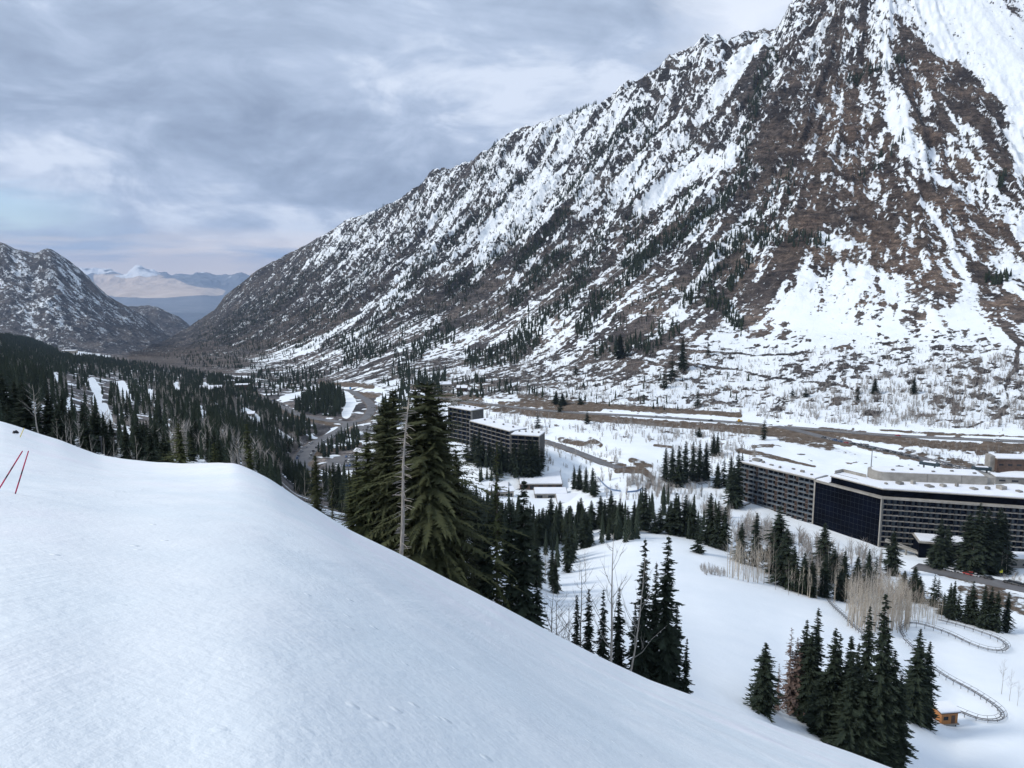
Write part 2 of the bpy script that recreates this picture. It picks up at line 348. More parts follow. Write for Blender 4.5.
# ------------------------------------------------------------------ what lies on the ground: snow cover, rock tone, dirt
CV = [ # px,py,cover,brown
(200,330,.14,0),(170,348,.14,0),(250,290,.22,.0),(250,330,.14,0),(230,355,.3,0),(300,255,.32,0),(300,300,.15,.1),(310,335,.25,.2),(290,360,.55,.3),(350,225,.42,0),
(350,270,.30,0),(360,310,.14,.1),(360,340,.4,.2),(350,370,.7,.2),(400,205,.45,0),(400,240,.34,0),(420,290,.18,.1),(430,340,.42,.2),(450,180,.55,0),(450,220,.55,0),(440,265,.45,0),
(500,150,.6,0),(500,185,.48,0),(480,300,.2,.1),(500,340,.5,.3),(480,380,.72,.3),(560,125,.62,0),(560,170,.5,0),(560,230,.3,.1),(560,290,.32,.3),(560,340,.62,.4),(580,380,.8,.3),
(620,95,.6,0),(620,130,.5,0),(620,170,.55,0),(620,220,.38,.1),(620,270,.4,.3),(640,320,.45,.5),(640,370,.72,.4),(680,55,.55,.1),(680,90,.45,.1),(680,125,.5,.1),(690,190,.5,.1),
(690,240,.36,.3),(700,290,.42,.5),(700,340,.62,.5),(700,385,.8,.3),(740,45,.6,.2),(740,90,.5,.1),(735,140,.42,.1),(740,180,.35,.3),(745,240,.45,.5),(750,290,.4,.7),(760,330,.45,.7),(760,370,.8,.3),
(790,20,.4,.2),(790,70,.26,.5),(790,120,.2,.7),(780,160,.22,.8),(790,210,.27,.9),(800,250,.30,1),(800,290,.5,.9),(820,330,.78,.6),(820,370,.86,.3),(830,30,.28,.4),(840,80,.24,.8),(850,120,.22,1),
(840,160,.22,1),(850,200,.24,1),(850,240,.22,1),(860,280,.45,1),(870,330,.9,.6),(870,20,.5,.4),(890,60,.35,.7),(900,100,.5,.8),(920,60,.22,.9),(950,80,.22,.8),(980,110,.2,.9),(940,120,.3,.8),(930,160,.55,.9),(980,160,.5,.9),
(900,150,.55,.8),(890,190,.42,1),(920,220,.40,1),(960,200,.5,1),(1000,190,.5,1),(1000,230,.42,1),(940,260,.55,1),(980,290,.42,1),(1010,300,.5,1),(920,300,.75,.9),(950,340,.92,.5),(900,370,.95,.2),(1000,360,.92,.3),(1000,400,.9,.2),
(960,30,.97,.3),(1000,60,.97,.3),(930,20,.8,.3),(1010,110,.9,.3),(1005,150,.7,.6),(1100,60,.8,.5),(1100,200,.5,.9),(1100,350,.9,.3),(800,400,.85,.2),(700,405,.85,.2),(600,400,.85,.2),(500,398,.7,.3),(420,388,.7,.3),
]
CV = np.array(CV, float)
def idw(px, py, cols, power=3.2):
    s = 4; a = px[::s, ::s]; b = py[::s, ::s]; num = 0; den = 0
    for r in CV:
        w = 1/((a-r[0])**2+(b-r[1])**2+60)**(power/2); num = num+w[..., None]*r[cols]; den = den+w
    o = num/den[..., None]
    ii = np.arange(px.shape[0])/s; jj = np.arange(px.shape[1])/s
    i0 = np.minimum(ii.astype(int), o.shape[0]-2); j0 = np.minimum(jj.astype(int), o.shape[1]-2)
    fi = np.clip(ii-i0, 0, 1)[:, None, None]; fj = np.clip(jj-j0, 0, 1)[None, :, None]
    return (o[i0][:, j0]*(1-fi)*(1-fj)+o[i0+1][:, j0]*fi*(1-fj)+o[i0][:, j0+1]*(1-fi)*fj+o[i0+1][:, j0+1]*fi*fj)
cb = idw(PXD, PYD, [2, 3]); cover, brown = cb[..., 0], cb[..., 1]
jx = PXD+14*(fbm(X/70, Y/70, 4, 201)-.5); jy = PYD+14*(fbm(X/70, Y/70, 4, 202)-.5)
jx2, jy2 = PXD+.22*(jx-PXD), PYD+.22*(jy-PYD)
def stroke_w(pl, w, soft=.5, jit=True, cond=None):
    """weight of a band along a polyline of picks (widths may vary along it)"""
    a_, b_ = (jx2, jy2) if jit == 2 else (jx, jy) if jit else (PXD, PYD)
    pl = np.array(pl, float); w = np.array(w if hasattr(w, '__len__') else [w]*len(pl), float); m = w.max()*1.5+4
    lo, hi = pl.min(0)-m, pl.max(0)+m
    sel = np.nonzero((a_ > lo[0]) & (a_ < hi[0]) & (b_ > lo[1]) & (b_ < hi[1]) & (SK > 1))
    x, y = a_[sel], b_[sel]; out = np.zeros(len(x))
    for i in range(len(pl)-1):
        a, b = pl[i], pl[i+1]; d = b-a; tt = np.clip(((x-a[0])*d[0]+(y-a[1])*d[1])/(d@d+1e-9), 0, 1)
        ww = w[i]+(w[i+1]-w[i])*tt; dd = np.hypot(x-a[0]-tt*d[0], y-a[1]-tt*d[1])
        out = np.maximum(out, 1-sstep(ww*(1-soft)*.5+.0, ww*(1+soft)*.5, dd))
    return sel, out
def paint(field, pl, w, val, soft=.5, jit=True, amt=1.):
    sel, o = stroke_w(pl, w, soft, jit); field[sel] = field[sel]*(1-o*amt)+val*o*amt
S = cover
for pl, w, v in [   # snow chutes, bowls and bare bands
 ([(545,178),(520,205),(500,235),(482,262),(474,285)], [22,34,30,18,10], .93),
 ([(525,165),(548,188)], 14, .9),
 ([(735,152),(705,164),(675,182),(652,202),(640,212)], [12,16,20,18,12], 1.0),
 ([(757,208),(735,235),(716,256),(697,285),(680,308),(662,334)], [5,7,11,12,12,9], 1.05),
 ([(718,256),(735,240)], 12, .9), ([(668,340),(690,332),(720,318)], 6, .8),
 ([(455,215),(435,245),(410,265),(395,290),(370,308),(345,325)], [12,14,14,8,6,6], .8),
 ([(360,318),(330,335),(300,350),(270,362),(240,372)], [5,8,9,9,6], .95),
 ([(470,200),(440,222)], 12, .8), ([(605,115),(580,140),(560,165)], 9, .85), ([(640,95),(615,120)], 9, .8),
 ([(365,330),(345,342)], 7, .9),([(310,262),(330,250)], 8, .7),([(345,240),(365,232)], 12, .75),([(392,222),(375,240)], 10, .7),
 ([(738,60),(720,80),(700,95)], 10, .85), ([(730,70),(745,58)], 10, .85), ([(650,140),(690,120),(700,105)], 6, .8),
 ([(882,40),(884,75),(890,100),(894,122),(880,135)], [8,9,12,10,7], 1.0),
 ([(893,122),(912,150),(930,160)], [10,20,12], .95), ([(905,140),(920,170),(945,185)], [18,16,8], .9),
 ([(908,178),(925,200),(940,225),(955,250),(966,270),(968,300),(966,325)], [6,7,8,10,12,18,40], 1.05),
 ([(905,60),(930,85),(925,110)], 8, .8), ([(935,92),(950,108),(975,140),(1000,160)], [5,6,10,16], .85),
 ([(930,0),(960,30),(1000,55),(1040,80)], [50,70,80,90], 1.1), ([(1000,85),(1015,120),(1024,160)], [30,26,26], 1.05),
 ([(875,8),(905,10),(930,20)], [8,10,14], .95),
 ([(824,232),(838,240),(850,238)], [10,14,8], .95), ([(868,270),(850,290),(835,315),(830,345)], [14,16,20,34], .95),
 ([(880,262),(900,300),(930,330)], [18,26,60], .95), ([(800,325),(860,335),(940,340),(1000,350)], [16,24,34,34], 1.0),
 ([(838,150),(845,160)], 9, .7), ([(742,330),(765,318),(800,300)], [8,10,12], .9), ([(725,345),(770,338)], 6, .9),
 ([(655,352),(700,350),(750,351),(800,346)], 3, 1.1), ([(600,360),(655,352)], 3, 1.),
 ([(540,362),(560,372),(590,380)], 4, 1.), ([(660,362),(640,356)], 4, 1.),
 ([(560,200),(545,215)], 8, .8), ([(590,180),(575,205)], 9, .8), ([(612,215),(600,235),(590,260)], 7, .75),
 # rock masses
 ([(800,70),(790,110),(775,150)], [24,50,40], .19), ([(850,110),(840,160),(860,215),(880,250)], [34,56,60,44], .22),
 ([(915,55),(935,75),(950,95)], [24,34,26], .23), ([(955,70),(985,110),(1000,150),(1010,175)], [14,34,30,12], .17),
 ([(900,250),(880,262),(845,258)], [20,16,10], .19), ([(820,262),(860,250)], 14, .12), ([(835,45),(850,75)], [24,26], .19),
 ([(930,190),(955,205)], 20, .2), ([(975,230),(990,250)], 22, .2), ([(975,270),(1005,305),(1030,312)], [14,20,16], .21),
 ([(770,120),(765,170),(758,205)], [24,24,10], .18), ([(720,75),(705,100),(690,118)], [14,16,10], .24),
 ([(640,75),(655,95)], 9, .2), ([(760,70),(752,115)], [30,26], .2), ([(785,265),(760,290),(745,320)], [26,26,20], .18),
 ([(700,300),(670,340),(640,350)], [10,14,10], .25), ([(735,262),(720,300),(700,330)], [12,14,12], .25),
 ([(560,255),(530,290),(500,310),(450,320)], [10,18,22,20], .16), ([(540,230),(500,265),(470,295),(430,305)], [6,12,18,20], .16),
 ([(870,298),(895,306)], 7, .3),([(905,310),(925,318)], 6, .4),
 ([(640,347),(700,352.5),(750,354.5),(800,350)], 2.6, .0), ([(700,366),(760,376),(820,386),(860,392)], 2., .1),
 ([(600,356),(660,366),(700,366)], 2., .1), ([(640,357),(665,380)], 3, .9),
 ([(1005,330),(1018,345),(1015,368),(1004,385)], [9,5,4,3], .0), ([(1004,385),(1010,400)], 2, .1), ([(960,432),(985,418),(1010,408)], 3, .1)]:
    paint(S, pl, w, v)
# quantile-like noise, then cover: snow where cover beats it
def uni(n):
    srt = np.sort(n[::5, ::5].ravel()); return np.searchsorted(srt, n)/len(srt)
st = fbm(q/8.5, t/70, 5, 301, .7); iso = fbm(X/9+Z/16, Y/9-Z/13, 5, 331, .8); mid_ = fbm(q/45+2*fbm(X/90,Y/90,3,8), t/110, 4, 341, .6)
dZr = np.gradient(disp, axis=1)
cav = (fbm(q/42, t/300, 3, 351)-.5)
stw = .62*(.45+.55*sstep(250, 900, np.hypot(dx, dy)))
ub = uni(st*stw+iso*(1.32-stw)+mid_*.42+cav*.25)
# ledges: thin bands dipping across the cliffs
led = vnoise(Z/6.5+X/45+3*fbm(X/60, Y/60, 2, 61), q/60, 401)
ub = np.clip(ub+(led-.5)*.32*steep_in, 0, 1)
ub = uni(ub)
snow = .5+(S-ub)*1.15
# valley and apron
valley = 1-sstep(6.0, 6.3, SK)
snow = np.where(valley > 0, snow*(1-valley)+valley*1.2, snow)
apron = sstep(6., 6.3, SK)*(1-sstep(7.2, 8., SK))
brush = fbm(X/9, Y/9, 5, 501, .6)
snow = snow-apron*np.clip(brush-.47, 0, 1)*3.0
dirt = np.zeros_like(Z); fine = np.clip(.12+.88*np.maximum(mtn, apron*.8), 0, 1)
D = [ # bare earth: px picks, width, how much
 ([(470,405),(520,410),(560,414.5),(600,418),(640,421),(700,426),(760,431),(812,436),(850,443)], [4,5,6,5,5,6,7,8,6], 1.),
 ([(870,437),(930,442),(980,444.5),(1040,447)], [5,6,5,4], 1.),
 ([(440,400),(500,409),(540,414),(620,419),(690,425),(760,431),(815,436)], [4,8,8,6,7,10,12], 1.),
 ([(500,403),(560,404),(620,408),(700,412),(740,415)], [6,9,6,5,6], 1.), ([(545,409),(600,410)], 4, 1.),
 ([(820,431),(900,440),(960,447),(1030,449)], [8,9,6,6], 1.), ([(880,430),(930,433),(1024,438)], [2,3,2], 1.),
 ([(860,445),(900,455),(950,468)], [6,5,6], .8),([(780,437),(830,446)], [8,9], .8),
 ([(545,442),(575,452),(600,462),(625,468)], [5,6,6,9], 1.),([(640,468),(652,478),(648,486)], [7,8,6], 1.),([(618,470),(640,470)], 9, 1.),([(632,460),(650,466)], 7, .9),([(560,440),(590,446)], 7, .8),
 ([(738,450),(760,454),(790,461),(815,467)], [6,6,4,3], .9), ([(752,446),(772,445)], 4, .8), ([(590,440),(600,445)], 6, .9),
 ([(655,445),(672,447)], 3, .8),([(870,470),(905,475)], 4, .7),([(905,452),(935,458),(965,466)], 12, .62),([(935,445),(975,452),(1010,458)], 8, .6),([(950,460),(1000,470)], 7, .7),([(830,447),(860,455)], 5, .5),
 ([(320,383),(350,385),(372,387)], [3,4,4], 1.), ([(350,392),(375,396),(384,400)], [3,4,3], 1.),
 ([(255,402),(290,415),(340,427)], [3,4,3], .8),([(210,378),(240,388),(265,398)], [5,6,4], .6),([(310,455),(345,448),(360,443)], 4, .7),
 ([(960,588),(990,595),(1030,606),(1060,615)], [8,16,22,22], .9), ([(940,572),(1000,588)], [8,10], .6),
 ([(200,352),(160,356),(130,358),(230,362),(290,352)], [14,10,4,12,9], .3), ([(250,345),(300,340),(330,332)], [8,8,6], .3),
 ([(410,385),(440,395),(480,400)], [5,9,9], .8),([(520,395),(545,400)], 7, .7),
 ([(1000,455),(1040,462)], 12, .7),([(960,475),(1010,478)], 8, .8),
 ([(440,432),(470,450),(500,480)], [6,5,5], .5)]
for pl, w, v in [(d[0], d[1], d[2]) for d in D]:
    sel, o = stroke_w(pl, w, .5, 2); dirt[sel] = np.maximum(dirt[sel], np.minimum(1, o*v*1.2)); snow[sel] = snow[sel]*(1-o*v)+(-.36+1.3*brush[sel])*o*v
    fine[sel] = np.maximum(fine[sel], np.minimum(1, o*1.3)*.8)
dirt = np.maximum(dirt, roadmask*.8); snow = snow-roadmask*.35*(SK > 3.5)
snow = snow-(sstep(5., 5.3, SK)*valley*(PX0 > 520))*np.clip(brush-.56, 0, 1)*4.5
# brown scrubby ground in the lower canyon, dark floor under the forest
lc = sstep(330, 200, PXD)*sstep(4.8, 6, SK); snow = snow-lc*.18; dirt = np.maximum(dirt, lc*(.0+.45*fbm(X/30, Y/30, 4, 611))*sstep(3, 5, SK)*(1-sstep(8.6, 9.6, SK)))
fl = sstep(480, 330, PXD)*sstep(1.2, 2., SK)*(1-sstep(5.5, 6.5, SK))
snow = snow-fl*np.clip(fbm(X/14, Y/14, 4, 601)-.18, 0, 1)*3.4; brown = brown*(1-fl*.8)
glades = [([(30,395),(34,412)], 6),([(48,372),(60,380)],5),([(150,392),(152,405)],6),([(200,410),(204,425)],7),([(222,432),(226,445)],6),([(92,382),(98,392),(97,400)], 9),([(121,386),(127,398)], 11),([(177,384),(178,394)], 6),([(103,408),(108,422),(106,432)], 11),([(168,434),(170,447)], 9),([(127,430),(128,440)], 5),
 ([(57,406),(60,420)], 4),([(68,400),(70,408)], 5),([(236,452),(239,462)], 7),([(245,412),(255,418)], 9),([(275,430),(290,440)], 5),([(336,430),(326,437),(312,446),(298,460)], 7),([(345,395),(352,402),(346,415),(350,405)], 9),
 ([(380,400),(388,396)], 7),([(60,353),(75,354),(110,357)], [4,6,2]),([(300,395),(282,398)], 5),([(320,472),(330,476)], 5), ([(205,385),(212,392)], 6), ([(385,425),(395,430)], 8), ([(470,470),(462,455),(468,440)], [9,8,5])]
glade_w = np.zeros_like(Z)
for pl, w in glades:
    sel, o = stroke_w(pl, w, .35, 2); glade_w[sel] = np.maximum(glade_w[sel], o); snow[sel] = np.maximum(snow[sel], .1+.9*o)
snow = np.clip(snow, -.3, 1.4)
del st, iso, cav, led, g1, g2, g3
M_ground = terrain_material()
idx = np.arange(nr*nc).reshape(nr, nc)
faces = np.stack([idx[:-1, :-1], idx[:-1, 1:], idx[1:, 1:], idx[1:, :-1]], -1).reshape(-1, 4)
V = np.stack([X, Y, Z], -1)
me = np_mesh('terrain', V.reshape(-1, 3), faces, [M_ground], True, attrs=dict(snow=snow, brown=np.clip(brown, 0, 1), dirt=np.clip(dirt, 0, 1), fine=fine))
tag(link('terrain', me), 'snowy canyon ground rising into the steep rocky mountain face', kind='structure')
# ------------------------------------------------------------------ the mountain on the other side of the canyon
LC = {-200: [(375,3300),(350,3600),(310,4000),(262,4400),(225,4700),(260,5600)], 0: [(375,3500),(350,3700),(315,4050),(275,4400),(243,4700),(280,5600)],
 20: [(376,3500),(352,3720),(320,4050),(283,4400),(251,4700),(285,5600)], 35: [(377,3520),(354,3750),(323,4050),(287,4420),(254,4720),(287,5600)], 46: [(378,3520),(354,3750),(323,4050),(286,4420),(250,4740),(285,5600)], 75: [(380,3550),(354,3800),(330,4100),(300,4450),(266,4800),(300,5600)],
 110: [(380,3600),(356,3850),(340,4150),(322,4450),(296,4850),(320,5700)], 140: [(382,3700),(358,3950),(346,4250),(334,4500),(313,4900),(335,5800)],
 170: [(384,3800),(360,4050),(353,4350),(346,4600),(338,4950),(352,5900)], 215: [(390,4000),(370,4300),(365,4500),(362,4700),(358,5000),(370,6000)]}
def loft(cols, pxs, rows_per):
    kk = sorted(cols); tb = np.array([cols[c] for c in kk], float); tb[..., 1] = np.log(tb[..., 1]); n = tb.shape[1]
    s = np.concatenate([[k+j/r for j in range(r)] for k, r in enumerate(rows_per)]+[[n-1.]])
    r = pchip(np.arange(n), np.moveaxis(pchip(kk, tb, pxs), 1, 0), s)
    return W(np.broadcast_to(pxs, r.shape[:2]), r[..., 0], np.exp(r[..., 1])), np.broadcast_to(s[:, None], r.shape[:2])
def grid_faces(a, b):
    i = np.arange(a*b).reshape(a, b); return np.stack([i[:-1, :-1], i[:-1, 1:], i[1:, 1:], i[1:, :-1]], -1).reshape(-1, 4)
def hill(name, label, cols, x0, x1, dx_, rp, amp, cov, seed, tree=.0, mat=None):
    pxs = np.arange(x0, x1, dx_); Pn, s = loft(cols, pxs, rp); x, y, z = Pn[..., 0], Pn[..., 1], Pn[..., 2].copy()
    r1 = ridged((x*.8+y*.5)/230, (y*.8-x*.5)/700, 4, seed); r2 = ridged(x/60, y/60+z/80, 4, seed+3)
    n = len(rp); z += amp*((r1-.5)*2+(r2-.5)*.9)*sstep(.5, 2, s)*(1-.5*sstep(n-2.3, n-1, s))
    pxx, pyy = project(np.stack([x, y, z], -1))
    u = uni(fbm(x/16+z/22, y/16, 5, seed+9, .75)*.9+fbm((x*.8+y*.5)/40, (y*.8-x*.5)/120, 4, seed+5)*.4)
    sn = .46+(cov(pxx, pyy)-u)*.62
    o = link(name, np_mesh(name, np.stack([x, y, z], -1).reshape(-1, 3), grid_faces(*x.shape), [mat or M_ground], True, attrs=dict(snow=np.clip(sn, -.3, 1.4), brown=np.zeros(x.shape), dirt=np.zeros(x.shape), fine=np.full(x.shape, .8))))
    tag(o, label, kind='structure'); return x, y, z
covL = lambda a, b: np.clip(.31-.13*sstep(60, 150, a)-.30*sstep(322, 352, b)+.12*sstep(120, 0, a)*sstep(250, 300, b), .03, 1)
hill('left_mountain', 'dark wooded mountain flecked with snow across the canyon mouth', LC, -200, 216, .9, [10, 50, 60, 60, 6], 22, covL, 801)
SC_ = {95: [(378,5600),(352,6000),(325,6300),(310,6600),(330,7600)], 140: [(376,5600),(350,6000),(322,6300),(306,6600),(330,7600)], 155: [(376,5600),(352,6000),(326,6300),(307,6600),(330,7600)], 172: [(378,5600),(354,6000),(332,6300),(314,6600),(340,7600)],
 185: [(380,5600),(356,6000),(338,6300),(321,6650),(345,7600)], 200: [(384,5700),(362,6100),(350,6400),(338,6800),(355,7700)], 235: [(392,5900),(375,6300),(370,6600),(366,7000),(380,8000)]}
hill('canyon_spur', 'lower dark spur at the mouth of the canyon', SC_, 95, 235, .8, [8, 40, 40, 6], 22, lambda a, b: np.full(a.shape, .10), 901)
# ------------------------------------------------------------------ plain and the range far beyond it
def plain_material():
    m, nt, b = new_mat('valley_floor'); p = geo_pos(nt)
    a = noise(nt, .00022, 5, .6, stretch(nt, p, (1, .35, 1))); a2 = noise(nt, .002, 4, .6, p)
    c = ramp(nt, a, [(.35, (.055, .075, .10)), (.52, (.085, .10, .125)), (.60, (.17, .17, .18))])
    c = mixc(nt, ramp(nt, a2, [(.55, 0.), (.7, .35)]), c, (.2, .2, .2)); L(nt, c, b.inputs['Base Color']); b.inputs['Roughness'].default_value = .9; return m
g = np.linspace(-1, 1, 41); gx, gy = np.meshgrid(g*60000, 30000+g*33000)
tag(link('valley_floor', np_mesh('valley_floor', np.stack([gx, gy, np.full(gx.shape, -1300.)], -1).reshape(-1, 3), grid_faces(41, 41), [plain_material()], True)), 'flat blue-grey plain seen through the canyon mouth', kind='structure')
def range_material():
    m, nt, b = new_mat('desert_range'); p = geo_pos(nt); sn = attr(nt, 'snow'); br = attr(nt, 'brown')
    n1 = noise(nt, .0016, 6, .62, p)
    x = math_(nt, 'ADD', sn, math_(nt, 'MULTIPLY', math_(nt, 'SUBTRACT', n1, .5), .9))
    tan = ramp(nt, n1, [(.35, (.60, .46, .35)), (.65, (.78, .62, .49))]); blue = ramp(nt, n1, [(.3, (.11, .13, .16)), (.7, (.20, .21, .23))])  # bright tan has the sunlight painted in, against darker blue slopes
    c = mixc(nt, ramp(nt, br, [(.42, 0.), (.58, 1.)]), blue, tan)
    L(nt, mixc(nt, ramp(nt, x, [(.46, 0.), (.6, 1.)]), c, (.95, .95, .96)), b.inputs['Base Color']); b.inputs['Roughness'].default_value = .9; return m
RC = {-400: [(310,17000),(300,26000),(290,31000),(272,36000),(280,42000)], 40: [(318,17000),(302,26000),(288,31000),(264,36000),(278,42000)], 80: [(322,19000),(306,26000),(288,31000),(268,36000),(280,42000)], 98: [(322,19000),(306,26000),(290,31000),(268,36000),(280,42000)],
 110: [(320,20000),(305,26500),(290,31000),(266,36000),(280,42000)], 125: [(318,20000),(300,26500),(288,31000),(272,36000),(282,42000)], 138: [(316,20000),(298,27000),(286,31000),(266.5,36000),(282,42000)], 152: [(314,20500),(297,27000),(285,31000),(269,36000),(282,42000)],
 172: [(314,21000),(296,27000),(284,31000),(273,36000),(283,42000)], 200: [(314,22000),(296,27000),(286,31000),(272.5,36000),(284,42000)], 225: [(314,23000),(300,28000),(290,32000),(273.5,36000),(284,42000)], 240: [(314,23000),(303,28000),(292,32000),(273,36000),(285,42000)],
 260: [(314,23000),(303,28000),(292,32000),(279,36000),(287,42000)], 700: [(314,23000),(303,28000),(294,32000),(276,36000),(286,42000)]}
pxs = np.arange(-400, 700, .8); Pn, s = loft(RC, pxs, [20, 40, 50, 5]); x, y, z = Pn[..., 0], Pn[..., 1], Pn[..., 2].copy()
z += ((ridged(x/2600, y/3500, 6, 61, .6)-.66)*430+(ridged(x/700, y/900, 3, 67)-.6)*160)*sstep(1.2, 2.6, s)+((fbm(x/1500, y/1500, 4, 65)-.5)*220)*sstep(.3, 1, s)
z[s <= .001] = -1320
pxx, pyy = project(np.stack([x, y, z], -1))
sn = np.clip(.5+sstep(280, 272, pyy)*.62*sstep(235, 185, pxx)-.40+(ridged(x/1500, y/4000, 4, 62)-.55)*.9*sstep(285, 277, pyy), -.3, 1.2)
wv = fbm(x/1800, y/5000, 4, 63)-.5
sunlit_tan = sstep(301, 296, pyy+7*wv+np.abs(pxx-155)*.045)*sstep(273, 280, pyy+10*wv-np.maximum(pxx-150, 0)*.16)*sstep(88, 100, pxx)*sstep(236, 214, pxx+20*wv)  # tan foothill band, shaped as a painted patch of sun
sunlit_tan = sunlit_tan*(.55+.9*fbm(x/3000, y/2500, 4, 66))
tag(link('far_mountains', np_mesh('far_mountains', np.stack([x, y, z], -1).reshape(-1, 3), grid_faces(*x.shape), [range_material()], True, attrs=dict(snow=sn, brown=sunlit_tan))), 'far mountain range with snowy crest and tan foothills painted as sunlit', kind='structure')
# ------------------------------------------------------------------ the ski slope underfoot
EDGE = [(-220,396,66),(0,421,60),(20,427,60),(40,434,60),(60,440,60),(80,448,60),(98,454.5,60),(125,459,59),(150,462,58),(180,463.5,57),(210,463,55),(235,463,52),(248,468,50),(270,479,49),(300,499,48),(350,530,48),(400,554,49),(450,580,50),
 (500,605,50),(550,632,50),(600,657,50),(650,680,50),(700,698,50),(750,716,49),(800,735,48),(850,752,46),(895,769,45),(1024,818,42),(1250,905,40)]
E = np.array(EDGE, float); EP = W(E[:, 0], E[:, 1], E[:, 2])
tu = EP[:, 0]/EP[:, 1]                              # ground bearing (x over y)
ub_ = np.linspace(tu[0], tu[-1], 640)
ez = np.interp(ub_, tu, EP[:, 2]/EP[:, 1]); eY = np.interp(ub_, tu, E[:, 2])
k5 = np.ones(5)/5; ez = np.convolve(np.pad(ez, 2, 'edge'), k5, 'valid'); eY = np.convolve(np.pad(eY, 12, 'edge'), np.ones(25)/25, 'valid')
EYE = 1.75
yr = np.concatenate([-np.linspace(6, .8, 12), np.geomspace(.8, 1, 3)[1:], np.geomspace(1.05, 1, 2)[:0]])
tt = np.concatenate([np.geomspace(.012, 1, 330), 1+np.linspace(0, 1, 60)[1:]*.55])
UU, TT = np.meshgrid(ub_, tt)
YS = TT*eY[None]; XS = UU*YS
slope = -(ez+EYE/eY)                                # the straight fall towards the brink
ks = np.exp(-(np.arange(-90, 91)/38.)**2); ks /= ks.sum(); slope_s = np.convolve(np.pad(slope, 90, 'edge'), ks, 'valid')
wS = sstep(.25, .85, np.minimum(TT, 1))
ZS = -EYE-(slope[None]*wS+slope_s[None]*(1-wS))*np.minimum(YS, eY[None])
over = np.maximum(YS-eY[None], 0)
fallr = np.maximum(slope[None]+.05, .25)
ZS = ZS-over*fallr-.035*over**2
lat = sstep(.2, .9, TT)
# gentle crest running from the brink back past the viewer's right
crest = np.array([(248,470),(275,500),(318,545),(355,590),(385,635),(405,680),(420,730),(432,790)], float)
cP = []
for a, b in crest:
    v_ = (b-384)/F; u_ = (a-512)/F; dd = cp_-v_*sp_; tx = u_/dd; kz = (-sp_-v_*cp_)/dd
    sl = np.interp(tx, ub_, slope); yv = EYE/max(.02, (-kz-sl)); cP.append((tx*min(yv, 50), min(yv, 50)))
cP = np.array(cP)
best = np.full(XS.shape, 1e9); side = np.zeros(XS.shape)
for a, b in zip(cP[:-1], cP[1:]):
    d = b-a; k = np.clip(((XS-a[0])*d[0]+(YS-a[1])*d[1])/(d@d), 0, 1); ddx, ddy = XS-a[0]-k*d[0], YS-a[1]-k*d[1]; dist = np.hypot(ddx, ddy)
    sd = np.sign(d[0]*ddy-d[1]*ddx); w_ = dist < best; best[w_] = dist[w_]; side[w_] = sd[w_]
fadeE = 1-sstep(.75, .98, TT)
near = sstep(.02, .12, TT)
ZS += near*fadeE*(.30*np.exp(-(best/4.2)**2)*np.clip(YS/12, .15, 1)) - 0*side
ZS += near*(1-.8*sstep(.8, 1, TT)*(TT <= 1))*((fbm(XS/5, YS/9, 4, 91)-.5)*.16+(fbm(XS/1.3, YS/2.6, 4, 95)-.5)*.035)*np.clip(YS/10, .15, 1)
ZS += (TT > 1)*(fbm(XS/3, YS/3, 3, 98)-.5)*.5*np.minimum(over/3, 1)
# around and behind the viewer
bu = np.linspace(-14, 14, 57); by = np.linspace(-9, .75, 20)
M_piste = piste_material()
def slope_at(x, y):
    return float(np.interp(x/y, ub_, slope))
VS = np.stack([XS, YS, ZS], -1).reshape(-1, 3); FS = grid_faces(*XS.shape)
rowY = YS[0]; rowX = XS[0]; rowZ = ZS[0]
nb = 26; back = []
for j in range(nb+1):
    f = j/nb; back.append(np.stack([rowX*(1+f*26), rowY-f*20, rowZ+.18*f*20-.35*rowX*f*26*1.0], -1))
back = np.array(back); FB = grid_faces(nb+1, back.shape[1])[:, ::-1]
# brink sheet and back sheet share one mesh
off = len(VS); VS = np.concatenate([VS, back.reshape(-1, 3)]); FS = np.concatenate([FS, FB+off])
tag(link('snow_slope', np_mesh('snow_slope', VS, FS, [M_piste], True)), 'smooth groomed ski slope falling away from the viewer', kind='structure')
def near_z(x, y):
    u = x/y; e = np.interp(u, ub_, eY); w_ = float(sstep(.25, .85, min(y/e, 1.))); s = np.interp(u, ub_, slope)*w_+np.interp(u, ub_, slope_s)*(1-w_); return float(-EYE-s*min(y, e))
def on_slope(px, py):
    v_ = (py-384)/F; u_ = (px-512)/F; dd = cp_-v_*sp_; tx = u_/dd; kz = (-sp_-v_*cp_)/dd
    sl = np.interp(tx, ub_, slope); yv = min(EYE/max(.01, -kz-sl), float(np.interp(tx, ub_, eY))-.3); return (tx*yv, yv, near_z(tx*yv, yv))
# ------------------------------------------------------------------ trees
def needle_mat(name, dark, light, scale=.6):
    m, nt, b = new_mat(name)
    p = nt.nodes.new('ShaderNodeTexCoord').outputs['Object']; oi = nt.nodes.new('ShaderNodeObjectInfo').outputs['Random']
    f = noise(nt, scale, 3, .7, p); tn = attr(nt, 'tint')
    f = math_(nt, 'ADD', ramp(nt, f, [(.3, 0.), (.72, .75)]), math_(nt, 'ADD', math_(nt, 'MULTIPLY', oi, .25), math_(nt, 'MULTIPLY', tn, .5)))
    c_ = mixc(nt, math_(nt, 'MINIMUM', f, 1.), dark, light); L(nt, mixc(nt, ramp(nt, tn, [(1.0, 0.), (1.1, 1.)]), c_, (.12, .10, .085)), b.inputs['Base Color'])
    b.inputs['Roughness'].default_value = .8; b.inputs['Specular IOR Level'].default_value = .1; return m
M_spruce = needle_mat('spruce_needles', (.008, .013, .010), (.034, .046, .031))
M_olive = needle_mat('olive_needles', (.022, .030, .014), (.085, .095, .042))
